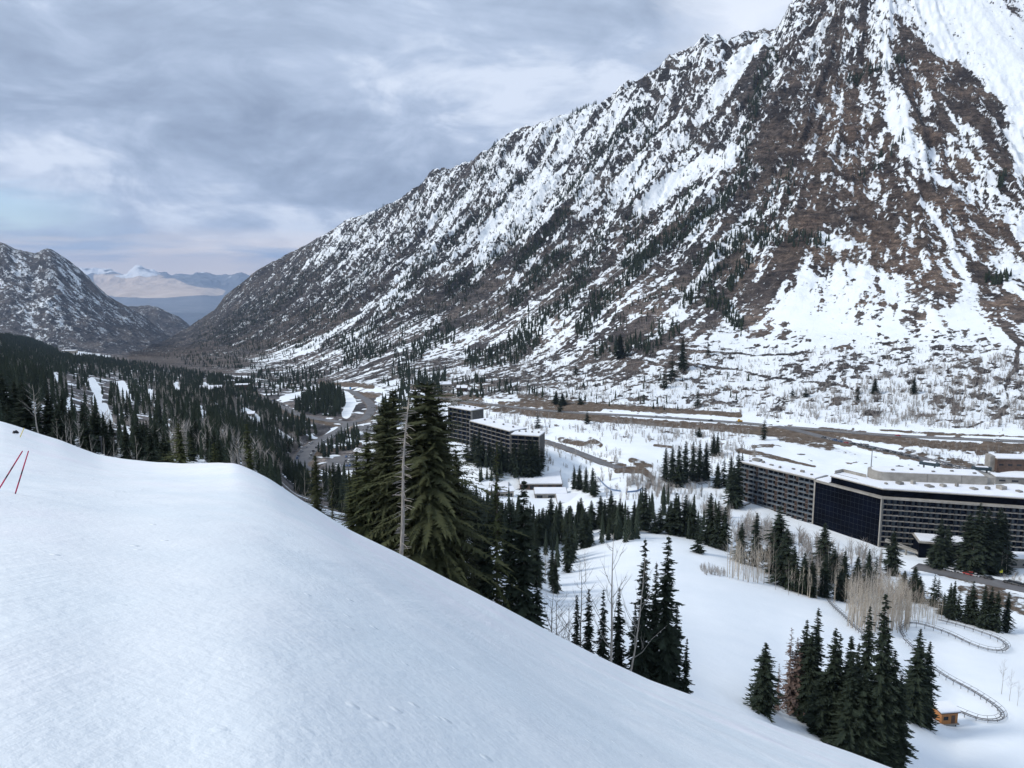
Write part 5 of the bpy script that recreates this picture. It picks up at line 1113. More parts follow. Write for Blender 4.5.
# concrete balcony bands of the front wing
nfC = 9; zC = [ZF-1.3-FH*(k+1) for k in range(nfC)]
for z_ in zC:
    mb = MB(); wall_box(mb, P2+dC*.6, P3, nC, -1.6, .10, z_-.1, z_+.3); hp('balcony_band', mb, M_conc2)
nbC = 34; bc = LCc/nbC
mb = MB(); wall_box(mb, P2+dC*.6, P3, nC, -2.0, -1.5, zC[-1], ZF-1.3); hp('room_glazing', mb, M_room)
for j in range(1, nbC+1):
    a = P2+dC*bc*j; mb = MB(); wall_box(mb, a-dC*.12, a+dC*.12, nC, -1.5, -.15, zC[-1], ZF-1.26); hp('party_wall', mb, M_mull)
cw = MB()
for k, z_ in enumerate(zC):
    for j in range(nbC):
        if (j*7+k*5) % 4 == 0: continue
        a = P2+dC*(bc*j+.4); wall_box(cw, a, a+dC*(bc*.45), nC, -1.49, -1.42, z_+.1, z_+FH-.3)
tag(hp('curtain', cw, M_gpanel), kind='stuff')
for j in range(0, nbC, 3):
    a = P2+dC*(bc*j+1); mb = MB(); wall_box(mb, a-dC*.4, a+dC*.4, nC, -1.2, -.4, ZB, zC[-1]-.13); hp('column', mb, M_conc)
mb = MB(); wall_box(mb, P2+dC*.6, P3, nC, -2.1, -1.6, ZB, zC[-1]-.2); hp('lobby_glazing', mb, M_dark)
# rounded concrete penthouse, small roof house
Q0, Q1 = v2(W(884, 484, 421)), v2(W(987, 487, 412)); dq, nq = offs(Q0, Q1, 0)
arc = [tuple(Q0-nq*7+7*(math.cos(a)*(-dq)+math.sin(a)*nq)) for a in np.linspace(PI/2, -PI/2*.9, 12)]
pent = MB().prism([tuple(Q1), tuple(Q0)]+arc[1:]+[tuple(Q1-nq*14)], ZT+.1, ZT+5.2); hp('penthouse', pent, M_conc)
c_ = (Q0+Q1)/2-nq*7
def shr(p, k=.94): p = np.array(p); return tuple(c_+(p-c_)*k)
hp('penthouse_snow', MB().prism([shr(Q1), shr(Q0)]+[shr(a) for a in arc[1:]]+[shr(Q1-nq*14)], ZT+5.203, ZT+5.6), M_roofsnow)
for f in (.42, .75): mb = MB(); a = Q0+(Q1-Q0)*f; wall_box(mb, a-dq*.15, a+dq*.15, nq, -.1, .12, ZT+.3, ZT+5.1); hp('pilaster', mb, M_conc2)
mb = MB(); a = Q1-nq*1; mb.prism([tuple(q) for q in (a, a+dq*4, a+dq*4-nq*10, a-nq*10)], ZT+.1, ZT+4.4); hp('stair_house', mb, M_conc)
R0 = v2(W(834, 477, 436)); mb = MB()
wall_box(mb, R0, R0+dB*15, nB, -.4, 0, ZF+.1, ZT+.6); wall_box(mb, R0, R0+dB*.5, nB, -8, -.41, ZF+.1, ZT+2.2); wall_box(mb, R0+dB*.51, R0+dB*15, nB, -8, -7.6, ZF+.1, ZT+2.2); hp('roof_parapet', mb, M_conc)
for k in range(14):
    f = (k+.5)/14; base_ = P2+(P3-P2)*f-nC*(10+6*((k*37 % 11)/11)); w_ = 1.2+(k*13 % 5)*.5
    hp('roof_unit', MB().box((base_[0], base_[1], ZT+.3), (w_, w_*1.3, 1.+(k % 3)*.5), .2, 0), M_conc2 if k % 2 else M_conc)
for k in range(7):
    base_ = P0+(P1-P0)*((k+.7)/7.5)-nA*(4+5*((k*5 % 7)/7)); hp('roof_unit', MB().box((base_[0], base_[1], ZF+.3), (1.1+k % 3*.6, 1.4, .9+k % 2*.5), -.9), M_conc2)
for k in range(5):
    base_ = Q0+(Q1-Q0)*((k+.5)/5)-nq*(4+3*(k % 2)); hp('roof_unit', MB().box((base_[0], base_[1], ZT+5.4), (1.6, 1.2, .9)), M_conc2)
# entrance canopies and the podium with its ramp
mb = MB(); wall_box(mb, P0-dA*5, P0+dA*10, nA, 1, 9, -147.2, -146.5); hp('canopy', mb, M_conc2); mb = MB(); wall_box(mb, P0-dA*4.5, P0+dA*9.5, nA, 1.5, 8.5, -146.497, -146.1); hp('canopy_snow', mb, M_roofsnow)
for a in (-4, 2, 9): mb = MB(); q_ = P0+dA*a+nA*8; wall_box(mb, q_-dA*.3, q_+dA*.3, nA, -.3, .3, ZB-2, -147.2); hp('canopy_post', mb, M_conc2)
mb = MB(); wall_box(mb, P0+dA*16, P1+dB*4, nA, 6, 10, ZB, -149.3); hp('terrace', mb, M_conc2)
a = P2+dC*17
mb = MB(); wall_box(mb, a, a+dC*27, nC, .2, 13, ZB-3, -141.5); hp('podium', mb, M_dark); mb = MB(); wall_box(mb, a-dC*.7, a+dC*27.5, nC, .2, 14, -141.5, -140.6); hp('podium_roof', mb, M_conc); mb = MB(); wall_box(mb, a, a+dC*27, nC, 1, 13.4, -140.597, -140.1); hp('podium_snow', mb, M_roofsnow)
ra = P2+dC*2+nC*5; rb = P2+dC*30+nC*17; mb = MB()
for k in range(10):
    p_, q_ = ra+(rb-ra)*k/10, ra+(rb-ra)*(k+1)/10; z0_, z1_ = -144.2-.62*k, -144.2-.62*(k+1); d_ = (rb-ra)/np.linalg.norm(rb-ra); n_ = np.array([-d_[1], d_[0]])
    mb.prism([tuple(p_), tuple(q_), tuple(q_+n_*3), tuple(p_+n_*3)], [z0_-1.1, z1_-1.1, z1_-1.1, z0_-1.1], [z0_, z1_, z1_, z0_])
hp('ramp', mb, M_conc)
for k in (1, 3.5, 6, 8.5): c = ra+(rb-ra)*k/10; mb = MB().box((c[0], c[1], ZB-3), (.8, .8, -145.3-.62*k-ZB+3)); hp('ramp_post', mb, M_conc)
# ------------------------------------------------------------------ condominium blocks
def block(name, label, segs, z0, z1, nfl, depth, cat='building', extras=None):
    A0 = segs[0][0]; org = np.array([A0[0], A0[1], z0]); t = thing(name, label, cat, org)
    def bp_(nm, mb, mat):
        o = mb.build(nm, mat, t); o.location = tuple(-org); return o
    fh = (z1-z0-1.)/nfl
    for A, B, nb_, z1s in segs:
        d, n = offs(A, B, 0); Ls = np.linalg.norm(B-A); bw_ = Ls/nb_; zt_ = z1+z1s
        mb = MB(); wall_box(mb, A, B, n, -depth, -1.8, z0, zt_-.5); bp_('wall', mb, M_mull2)
        mb = MB(); wall_box(mb, A-d*.4, B+d*.4, n, -depth-.4, .3, zt_-.5, zt_); bp_('roof', mb, M_conc); mb = MB(); wall_box(mb, A, B, n, -depth, -.1, zt_+.003, zt_+.55); bp_('roof_snow', mb, M_roofsnow)
        for k in range(nfl):
            z_ = zt_-.5-fh*(k+1); mb = MB(); wall_box(mb, A, B, n, -1.8, .05, z_-.15, z_+.05); wall_box(mb, A, B, n, -.06, .05, z_+.052, z_+.5); bp_('balcony', mb, M_conc2)
            for j in range(nb_):
                a = A+d*(bw_*j+.35); b = A+d*(bw_*(j+1)-.35); mb = MB(); wall_box(mb, a, b, n, -1.8, -1.7, z_+.1, z_+fh-.35); bp_('window', mb, M_room)
        for j in range(nb_+1):
            a = A+d*bw_*j; mb = MB(); wall_box(mb, a-d*.2, a+d*.2, n, -1.8, .12, z0, zt_-.5); bp_('party_wall', mb, M_conc2 if j in (0, nb_) else M_mull2)
        for j in range(4):
            a = A+d*Ls*(j+.6)/4.3-n*depth*.55; mb = MB().prism([tuple(a), tuple(a+d*1.2), tuple(a+d*1.2-n*1.2), tuple(a-n*1.2)], zt_+.5, zt_+1.7); bp_('roof_vent', mb, M_conc2)
    if extras: extras(t, bp_)
    return t
M_mull2 = noisy('dark_render', (.045, .044, .043), (.085, .08, .076), .4)
S0, S1, S2, S3 = v2(W(469.5, 420, 641)), v2(W(510, 431.5, 598)), v2(W(511, 433, 590)), v2(W(539, 435.5, 583))
block('condominium_building', 'dark balconied condominium with long bent snow covered roof left of the highway bank', [(S0, S1, 9, 0), (S2, S3, 4, -.8)], -151, -126.2, 7, 17)
T0, T1 = v2(W(448, 408.5, 705)), v2(W(471, 413.5, 684))
def elev(t, bp_):
    a = T0+np.array([2., 6.]); mb = MB().prism([tuple(a), tuple(a+(6, 0)), tuple(a+(6, 6)), tuple(a+(0, 6))], -126, -119.5); bp_('lift_tower', mb, M_conc)
block('condominium_building', 'smaller condominium block with concrete lift tower, half hidden by the tallest spruce', [(T0, T1, 5, 0)], -158, -125.4, 8, 16, extras=elev)
# ------------------------------------------------------------------ small buildings
M_wood = M_wood; M_brown = noisy('brown_boards', (.07, .045, .035), (.13, .085, .065), .8); M_tan = noisy('tan_wall', (.30, .26, .21), (.42, .37, .31), .4)
def house(label, px, base, wd, dp, h, rz, roof='gable', wall=M_tan, Yd=None, name='house', cat='house', rise=None, nwin=3):
    p = on_ground(px, base) if Yd is None else hidden(px, Yd); t = thing(name, label, cat, (p[0], p[1], p[2]-1.5), rz); h = h+1.5
    MB().box((0, 0, 0), (wd, dp, h)).build('wall', wall, t); rise = dp*.28 if rise is None else rise
    if roof == 'gable':
        o_ = .7
        mb = MB(); e = [(-wd/2-o_, -dp/2-o_, h-.1), (wd/2+o_, -dp/2-o_, h-.1), (wd/2+o_, 0, h+rise), (-wd/2-o_, 0, h+rise), (wd/2+o_, dp/2+o_, h-.1), (-wd/2-o_, dp/2+o_, h-.1)]
        mb.add(e, [(0, 1, 2, 3), (3, 2, 4, 5), (0, 3, 5), (1, 4, 2), (0, 5, 4, 1)]); mb.build('roof', M_brown, t)
        s = MB(); up_ = .35; s.add([(q[0]*.97, q[1]*.95, q[2]+.06) for q in e]+[(q[0]*.97, q[1]*.95, q[2]+.06+up_) for q in e], [(6, 7, 8, 9), (9, 8, 10, 11), (0, 1, 7, 6), (5, 11, 10, 4), (0, 6, 9, 3), (3, 9, 11, 5), (1, 2, 8, 7), (2, 4, 10, 8)]); s.build('roof_snow', M_roofsnow, t)
    else:
        MB().box((0, 0, h), (wd+1, dp+1, .4)).build('roof', M_conc, t); MB().box((0, 0, h+.403), (wd+.2, dp+.2, .5)).build('roof_snow', M_roofsnow, t)
    for k in range(nwin):
        x_ = (k-(nwin-1)/2)*wd/nwin; MB().box((x_, -dp/2-.03, h*.5), (wd/nwin*.5, .1, 1.2)).build('window', M_win, t)
    MB().box((wd/2-1.6, -dp/2-.04, 1.2), (1.1, .12, 2.3)).build('door', M_mull, t)
    return t
# the low snow roofed centre
def slabby(label, pxy, Yf, Yb, ztop, h, wall, snow_=True, name='lodge_building', cat='building', tilt=0.):
    """flat roofed building whose front top edge runs between two photo picks"""
    (a, ya), (b, yb) = pxy; A = v2(W(a, ya, Yf)); B = v2(W(b, yb, Yf)); d = (B-A)/np.linalg.norm(B-A); n = np.array([-d[1], d[0]]); dp = Yb-Yf
    org = np.array([A[0], A[1], ztop-h]); t = thing(name, label, cat, org)
    def bp_(nm, mb, mat): o = mb.build(nm, mat, t); o.location = tuple(-org); return o
    mb = MB().prism([tuple(A+d*.6+n*.6), tuple(B-d*.6+n*.6), tuple(B-d*.6+n*(dp-.6)), tuple(A+d*.6+n*(dp-.6))], ztop-h, ztop-.6); bp_('wall', mb, wall)
    zt4 = [ztop-tilt, ztop, ztop, ztop-tilt]
    mb = MB().prism([tuple(A), tuple(B), tuple(B+n*dp), tuple(A+n*dp)], [z-.6 for z in zt4], zt4); bp_('roof', mb, M_conc)
    if snow_: mb = MB().prism([tuple(A+d*.5+n*.3), tuple(B-d*.5+n*.3), tuple(B-d*.5+n*(dp-.5)), tuple(A+d*.5+n*(dp-.5))], [z+.004 for z in zt4], [z+.5 for z in zt4]); bp_('roof_snow', mb, M_roofsnow)
    nW = max(2, int(np.linalg.norm(B-A)/6))
    for k in range(nW):
        a_ = A+d*(np.linalg.norm(B-A)*(k+.25)/nW); b_ = A+d*(np.linalg.norm(B-A)*(k+.75)/nW); mb = MB().prism([tuple(a_+n*.52), tuple(b_+n*.52), tuple(b_+n*.62), tuple(a_+n*.62)], ztop-min(h*.7, 4.), ztop-1.2); bp_('window', mb, M_win)
    return t
slabby('low wing of the centre with uneven snow covered flat roof, nearest the tall thin conifer', ((489, 488), (509, 487)), 545, 575, W(500, 488, 545)[2], 12, M_tan)
slabby('main flat roofed hall of the centre with dark glazed front under thick snow', ((519, 483), (563, 485)), 548, 585, W(540, 484, 548)[2], 13, M_brown)
slabby('raised snow covered roof house on top of the centre hall', ((537, 479.5), (561, 480.5)), 562, 580, W(548, 480, 562)[2], 4, M_brown, name='roof_house')
slabby('concrete aerial tram dock with slanting snow dusted roof below the centre hall', ((534, 492), (568, 499)), 520, 536, W(551, 494, 520)[2], 12, M_conc2, True, 'tram_dock', 'tram dock')
slabby('low snow roofed annex at the right foot of the tram dock', ((557, 504), (583, 503)), 500, 522, W(570, 503, 500)[2], 6, M_brown)
house('small snow roofed cabin at the foot of the low wing', 505, 498, 10, 8, 4, .3, 'gable', M_tan, 520)
house('small snow roofed shed behind the tall thin conifer', 494, 500, 8, 7, 3.5, -.2, 'flat', M_brown, 515, 'shed', 'shed')
# buildings in the lower canyon
house('long pale snow roofed building at the far left end of the canyon road', 212, 392, 30, 16, 5, .15, 'gable', M_tan)
house('brown flat roofed block among trees in the lower canyon, right of the long pale one', 243, 390, 22, 14, 9, .2, 'flat', M_brown)
house('tan flat roofed block just above the brown one in the lower canyon', 232, 384, 26, 14, 6, .1, 'flat', M_tan)
house('little white roofed pump house in the forest clearing left of the parking road', 250, 416, 9, 7, 3, .2, 'gable', M_tan, None, 'hut', 'hut')
house('flat snow roofed building across the road bend, behind the tall spruces', 388, 424, 22, 12, 6, -.2, 'flat', M_conc2)
house('white roofed building right of the dark parking lot', 384, 440, 24, 14, 5, -.2, 'flat', M_tan)
house('snow roofed shelter at the inner edge of the dark parking lot', 362, 455, 14, 8, 3.5, -.5, 'gable', M_tan, None, 'shelter', 'shelter')
house('tan chalet hidden among conifers above the highway start', 446, 388, 16, 11, 6, .2, 'gable', M_tan)
house('brown chalet right of the tan one above the highway start', 462, 391, 14, 10, 5, -.1, 'gable', M_brown)
house('pale grey cabin by the road at the foot of the apron', 416, 396, 13, 10, 5, .1, 'gable', M_conc2)
house('white building beside snow at the far end of the canyon floor', 70, 353, 40, 22, 8, .2, 'flat', M_tan)
house('tiny cabins at the bend of the canyon road below the mountain', 310, 392, 12, 8, 4, 0, 'gable', M_tan, None, 'cabin', 'cabin')
t = house('brown two storey lodge with concrete stair tower and snowy roof at the right edge', 1013, 468, 30, 14, 8, -.12, 'flat', M_brown, None, 'lodge_building', 'building', nwin=5)
MB().box((-16.6, 0, 0), (3.2, 8, 11)).build('stair_tower', M_conc, t)
house('flat tan garage with snowy roof below the brown lodge', 1012, 482, 24, 9, 4, -.2, 'flat', M_conc2, None, 'garage', 'garage')
house('snow roofed low building at the right edge beside the black spruces', 1020, 566, 16, 9, 5, -.1, 'flat', M_conc2, None, 'shed', 'shed')
# ------------------------------------------------------------------ ski lift parts
M_teal = noisy('dark_teal_cladding', (.02, .035, .045), (.04, .06, .07), .6, .5); M_pole = noisy('galvanised', (.25, .25, .25), (.38, .38, .38), 1., .5, metallic=.4)
def pylon(label, px, base, top):
    p = on_ground(px, base); v = (top-384)/F; h = (-sp_-v*cp_)/(cp_-v*sp_)*p[1]-p[2]; t = thing('lift_tower', label, 'lift tower', (p[0], p[1], p[2]-.5), .3)
    MB().tube([(0, 0, 0), (0, 0, h)], [.42, .28], 10).build('mast', M_steel, t, True); MB().box((0, 0, h), (6.5, .5, .5)).build('crossarm', M_steel, t)
    for s in (-2.9, 2.9): MB().box((s, 0, h-.45), (.35, 3.6, .4)).build('sheave_assembly', M_mull, t)
    return t
pylon('lift tower with crossarm on the snowfield behind the hotel roof', 870.5, 477, 447); pylon('short dark lift pole on the open run left of the hotel', 701, 497, 482)
def station(label, px, base, w_, rz):
    p = on_ground(px, base); t = thing('lift_station', label, 'lift station', (p[0], p[1], p[2]-.5), rz)
    for s in (-w_*.3, w_*.3): MB().box((s, 0, 0), (1., 1., 5)).build('column', M_conc2, t)
    MB().prism([(-w_/2, -2.2), (w_/2, -2.2), (w_/2+1, 0), (w_/2, 2.2), (-w_/2, 2.2), (-w_/2-1, 0)], 5, [7.2]*6).build('housing', M_teal, t); MB().box((0, 0, 7.203), (w_*.7, 3.2, .3)).build('roof_snow', M_roofsnow, t)
    MB().box((w_*.1, -3, 0), (3, 2.4, 2.6)).build('control_booth', M_brown, t); return t
station('dark lift station on the snow between the parked cars and the hotel roof', 929, 471, 12, -.7); station('tall dark teal lift terminal at the right end of the hotel penthouse', 981, 476, 11, -.3)
# blue netting of the snow play area
M_net = noisy('blue_net', (.12, .19, .32), (.2, .28, .42), 2.)
for lb, pts_ in (('curved blue safety net on the left of the snow play area', [(598, 478), (603, 484), (611, 490), (621, 492)]), ('blue safety net on the right of the snow play area', [(626, 493), (636, 492), (643, 488)])):
    pl = resample(np.array([on_ground(a, b) for a, b in pts_]), 4.); t = thing('safety_net', lb, 'safety net', pl[0]); mb = MB()
    for a, b in zip(pl[:-1], pl[1:]):
        mb.add([tuple(a-pl[0]), tuple(b-pl[0]), tuple(b-pl[0]+(0, 0, 1.3)), tuple(a-pl[0]+(0, 0, 1.3)), tuple(a-pl[0]+(0, .05, 0)), tuple(b-pl[0]+(0, .05, 0)), tuple(b-pl[0]+(0, .05, 1.3)), tuple(a-pl[0]+(0, .05, 1.3))], [(0, 1, 2, 3), (7, 6, 5, 4), (3, 2, 6, 7), (0, 4, 5, 1)])
    mb.build('netting', M_net, t)
    for a in pl[::2]: MB().tube([tuple(a-pl[0]-(0, 0, .4)), tuple(a-pl[0]+(0, 0, 1.5))], .06, 5).build('stake', M_mull, t)
# road signs
M_ysign = paint_mat('sign_yellow', (.75, .72, .02)); M_bsign = paint_mat('sign_blue', (.05, .3, .6))
def sign(label, px, base, size, mat, h=2.2):
    p = on_ground(px, base); t = thing('road_sign', label, 'road sign', p); MB().tube([(0, 0, -.4), (0, 0, h)], .06, 6).build('post', M_pole, t); mb = MB().box((0, -.1, h-size*.2), (size, .06, size)); mb.build('plate', mat, t)
sign('bright yellow sign at the left start of the lower road', 933.5, 564, 1.6, M_ysign); sign('bright yellow sign on the bank above the lower road, near the dark cars', 1000, 576.5, 1.5, M_ysign); sign('blue sign at the top of the road bend', 350, 392, 3.2, M_bsign, 5)
# ------------------------------------------------------------------ alpine coaster
M_rail = noisy('coaster_rail', (.10, .10, .11), (.2, .2, .2), 1., .6)
def coaster(label, picks, nsup):
    pl = np.array([on_ground(a, b) for a, b in picks]); pl = resample(pl, 1.5)
    for _ in range(6): pl[1:-1] = (pl[:-2]+2*pl[1:-1]+pl[2:])/4
    gz = np.array([ground_z(p[0], p[1]) for p in pl]); zt = gz+1.15
    for _ in range(30): zt[1:-1] = (zt[:-2]+2*zt[1:-1]+zt[2:])/4
    zt = np.maximum(zt, gz+.7); pl[:, 2] = zt; tg = np.gradient(pl[:, :2], axis=0); tg /= np.linalg.norm(tg, axis=1)[:, None]; nn = np.stack([-tg[:, 1], tg[:, 0], 0*tg[:, 0]], 1); o0 = pl[0].copy()
    t = thing('coaster_track', label, 'coaster track', o0)
    for s in (-.4, .4): MB().tube([tuple(p) for p in pl+nn*s-o0], .11, 5).build('rail', M_rail, t)
    mb = MB(); mb2 = MB()
    for i in range(0, len(pl)-1, 1): a, b = pl[i]-o0+nn[i]*.4, pl[i]-o0-nn[i]*.4; mb.tube([tuple(a-(0, 0, .1)), tuple(b-(0, 0, .1))], .07, 4)
    mb.build('sleepers', M_rail, t)
    for s in (-1, 1):
        mb = MB(); mb.tube([tuple(p) for p in pl+nn*.95*s-o0+(0, 0, .55)], .05, 4); mb.build('guard_rail', M_rail, t)
    for i in range(1, len(pl)-1, max(2, len(pl)//nsup)):
        m_ = MB(); a = pl[i]-o0; m_.tube([tuple(a-(0, 0, zt[i]-gz[i]+.6)), tuple(a-(0, 0, .1))], .09, 5); m_.tube([tuple(a+nn[i]*.95+(0, 0, .55)), tuple(a-(0, 0, .1)), tuple(a-nn[i]*.95+(0, 0, .55))], .06, 4); m_.build('support', M_rail, t)
    return t
coaster('mountain coaster track making the upper oval loop on the snow', [(904,640),(900,633),(903,628),(912,626.5),(928,629.5),(948,636),(968,645),(983,650.5),(998,653.5),(1006,652),(1007,648),(1000,643),(985,636.5),(963,628.5),(938,622.5)], 42)
coaster('mountain coaster track sweeping down to the lower hairpin', [(904,642),(918,656),(933,671),(950,683),(968,692),(985,702),(998,711),(1004,718),(1000,723),(985,723.5),(968,718.5),(954,713)], 46)
coaster('mountain coaster track running between the black spires', [(828,602),(836,611),(843,618),(855,630),(866,640),(878,651),(890,662),(900,675),(915,688),(927,697),(935,705)], 40)
# wooden start cabin of the coaster
M_orange = noisy('orange_boards', (.30, .13, .045), (.46, .21, .08), 1.2, stretchv=(6, 1, 1))
p = on_ground(945, 722); t = thing('coaster_cabin', 'small orange brown wooden cabin with snowy roof at the coaster track', 'cabin', (p[0], p[1], p[2]-.3), .12)
MB().box((0, 0, .9), (4.2, 3.4, 2.9)).build('wall', M_orange, t); MB().prism([(-2.6, -2.1), (2.6, -2.1), (2.6, 2.1), (-2.6, 2.1)], [3.7, 3.7, 4.1, 4.1], [3.9, 3.9, 4.3, 4.3]).build('roof', M_brown, t)
MB().prism([(-2.5, -2.0), (2.5, -2.0), (2.5, 2.0), (-2.5, 2.0)], [3.904, 3.904, 4.304, 4.304], [4.2, 4.2, 4.6, 4.6]).build('roof_snow', M_roofsnow, t)
MB().box((.9, -1.72, 1.), (1., .06, 2.)).build('door', M_brown, t); MB().box((-1., -1.72, 1.9), (1.2, .06, .9)).build('window', M_win, t)
mb = MB().box((-.3, 0, .7), (5.4, 4.2, .2)); mb.build('deck', M_conc2, t)
for a in (-2, -.2, 1.8):
    for b in (-1.6, 1.6): MB().tube([(a, b, -.6), (a, b, .7)], .14, 6).build('post', M_mull, t)
mb = MB(); mb.prism([(-2.8, -1), (-2.8, 1), (-9, 6.2), (-10, 5)], [.6, .6, 2.2, 2.2], [.85, .85, 2.45, 2.45]); mb.build('loading_ramp', M_conc2, t)
MB().tube([(-3, .9, .85), (-3, .9, 1.9), (-9.1, 6., 3.5), (-9.1, 6., 2.4)], .06, 5).build('handrail', M_rail, t)
# ------------------------------------------------------------------ people
def person(label, p, rz, shirt, stride):
    V_ = [(0, 0, .95), (0, 0, 1.2), (0, 0, 1.42), (0, 0, 1.52), (0, 0, 1.66), (0, 0, 1.76), (-.19, 0, 1.40), (-.27, .06, 1.14), (-.25, .22, .98), (.19, 0, 1.40), (.27, -.04, 1.14), (.25, .14, .95),
          (-.10, 0, .9), (-.12, stride*.5, .5), (-.12, stride*.6, .08), (-.12, stride*.6+.16, .04), (.10, 0, .9), (.12, -stride*.4, .5), (.12, -stride*.8, .08), (.12, -stride*.8+.16, .04)]
    E_ = [(0, 1), (1, 2), (2, 3), (3, 4), (4, 5), (2, 6), (6, 7), (7, 8), (2, 9), (9, 10), (10, 11), (0, 12), (12, 13), (13, 14), (14, 15), (0, 16), (16, 17), (17, 18), (18, 19)]
    R_ = [.15, .16, .15, .065, .10, .08, .075, .055, .045, .075, .055, .045, .10, .07, .055, .05, .10, .07, .055, .05]
    me = bpy.data.meshes.new('person'); me.from_pydata(V_, E_, []); o = link('person', me); o.location = p; o.rotation_euler = (0, 0, rz); tag(o, label, 'person')
    sk_ = o.modifiers.new('skin', 'SKIN'); o.modifiers.new('sub', 'SUBSURF').levels = 1
    for i, r in enumerate(R_): me.skin_vertices[0].data[i].radius = (r, r*.8)
    me.skin_vertices[0].data[0].use_root = True; me.materials.append(shirt)
M_cloth = noisy('dark_clothes', (.012, .013, .018), (.03, .03, .04), 6.)
person('person in dark clothes walking on the snow above the upper track loop', on_ground(948.5, 622), .4, M_cloth, .25)
person('person in dark clothes standing beside the track between spruces', on_ground(892, 659), 1.2, M_cloth, .1)
# ------------------------------------------------------------------ things on the near slope
M_redp = noisy('red_black_pole', (.45, .02, .06), (.45, .02, .06), 1.); nt = M_redp.node_tree; b = nt.nodes['Principled BSDF']
p_ = nt.nodes.new('ShaderNodeTexCoord').outputs['Object']; sx_ = nt.nodes.new('ShaderNodeSeparateXYZ'); L(nt, p_, sx_.inputs[0]); L(nt, mixc(nt, ramp(nt, noise(nt, 2.2, 2, .5, stretch(nt, p_, (.2, .2, 1))), [(.47, 0.), (.52, 1.)]), (.45, .02, .08), (.03, .02, .03)), b.inputs['Base Color'])
def slope_pole(label, a, b_, Yd, r):
    A = on_slope(*a); A = W(a[0], a[1], A[1]); top = W(b_[0], b_[1], A[1]-.05); t = thing('bamboo_pole', label, 'pole', A, 0, 'leaning red poles'); d = top-A
    MB().tube([tuple(-d*.12), tuple(d*.5), tuple(d)], [r, r, r*.8], 6).build('shaft', M_redp, t, True)
slope_pole('leaning red and black marker pole, cut by the picture edge', (-1, 489), (22.5, 451), 0, .013)
slope_pole('thin red and black marker pole right of the leaning one', (15.5, 493), (28.5, 451), 0, .012)
A = on_slope(20, 436.5); top = W(24, 428, A[1]-.02); M_ystake = noisy('yellow_paint', (.6, .48, .12), (.7, .58, .2), 3.)
t = thing('marker_stake', 'short leaning yellow stake high on the snow slope', 'stake', A); d = top-np.array(A); MB().tube([tuple(-d*.3), tuple(d)], .022, 6).build('shaft', M_ystake, t)
A = on_slope(15.5, 433); t = thing('rope_bundle', 'small dark bundle of rope lying left of the yellow stake', 'rope bundle', A, .4)
mb = MB()
for k in range(5): mb.tube([(.16*math.cos(a)*(1-.1*k), .1*math.sin(a), .02+.03*k+.02*math.sin(3*a+k)) for a in np.linspace(0, 6.28, 14)], .022, 6)
mb.build('coil', M_mull, t, True)
p = hidden(101.5, 75); q_ = W(102, 452, 64.); t = thing('slope_marker', 'dark post with small white box just behind the snow crest', 'marker', (q_[0], q_[1], q_[2]-1)); 
MB().tube([(0, 0, -1), (0, 0, 2.0)], .04, 6).build('post', M_mull, t); MB().box((0, -.05, .5), (.34, .25, .3)).build('box', M_lamp, t); MB().box((-.02, 0, 2.0), (.2, .1, .35)).build('cap', M_mull, t)
# ------------------------------------------------------------------ air, sky, sun, camera
hz = MB().box((0, 20000, -1330), (124000, 64000, 1330+900)).build('haze', [])
hm = bpy.data.materials.new('haze_air'); hm.use_nodes = True; nt = hm.node_tree; nt.nodes.clear()
pv = nt.nodes.new('ShaderNodeVolumePrincipled'); pv.inputs['Color'].default_value = (.52, .70, 1, 1); pv.inputs['Density'].default_value = HAZE_D; pv.inputs['Anisotropy'].default_value = .1
ou = nt.nodes.new('ShaderNodeOutputMaterial'); L(nt, pv.outputs[0], ou.inputs['Volume'])
hz.data.materials.append(hm); tag(hz, 'thin bluish mountain air', kind='stuff')
SUN_EL, SUN_AZ = math.radians(38), math.radians(258)   # azimuth clockwise from +Y
sd = (math.sin(SUN_AZ)*math.cos(SUN_EL), math.cos(SUN_AZ)*math.cos(SUN_EL), math.sin(SUN_EL))
w = bpy.data.worlds.new('World'); scene.world = w; w.use_nodes = True; nt = w.node_tree; bg = nt.nodes['Background']
sky = nt.nodes.new('ShaderNodeTexSky'); sky.sky_type = 'NISHITA'; sky.sun_disc = False; sky.sun_elevation = SUN_EL; sky.sun_rotation = SUN_AZ; sky.altitude = 2700
tc = nt.nodes.new('ShaderNodeTexCoord').outputs['Generated']
sx = nt.nodes.new('ShaderNodeSeparateXYZ'); L(nt, tc, sx.inputs[0]); zc = sx.outputs['Z']
den = math_(nt, 'ADD', math_(nt, 'MAXIMUM', zc, 0.), .12)
cv = nt.nodes.new('ShaderNodeCombineXYZ'); L(nt, math_(nt, 'DIVIDE', sx.outputs['X'], den), cv.inputs[0]); L(nt, math_(nt, 'DIVIDE', sx.outputs['Y'], den), cv.inputs[1])
cvo = cv.outputs[0]
big = noise(nt, .75, 6, .56, cvo, .25); mid = noise(nt, 2.6, 6, .6, cvo, .4); 
layer = noise(nt, 3.2, 5, .55, stretch(nt, tc, (1.2, 1.2, 9.)), .3)
bil = noise(nt, 3.1, 7, .58, stretch(nt, tc, (1., 1., 2.4)), .55); bil2 = noise(nt, 8.5, 5, .6, stretch(nt, tc, (1., 1., 2.2)), .8)
f = math_(nt, 'ADD', math_(nt, 'MULTIPLY', big, .22), math_(nt, 'ADD', math_(nt, 'MULTIPLY', bil, .56), math_(nt, 'MULTIPLY', bil2, .22)))
cl = ramp(nt, f, [(.41, CLOUD[0]), (.475, CLOUD[1]), (.53, CLOUD[2]), (.585, CLOUD[3])])
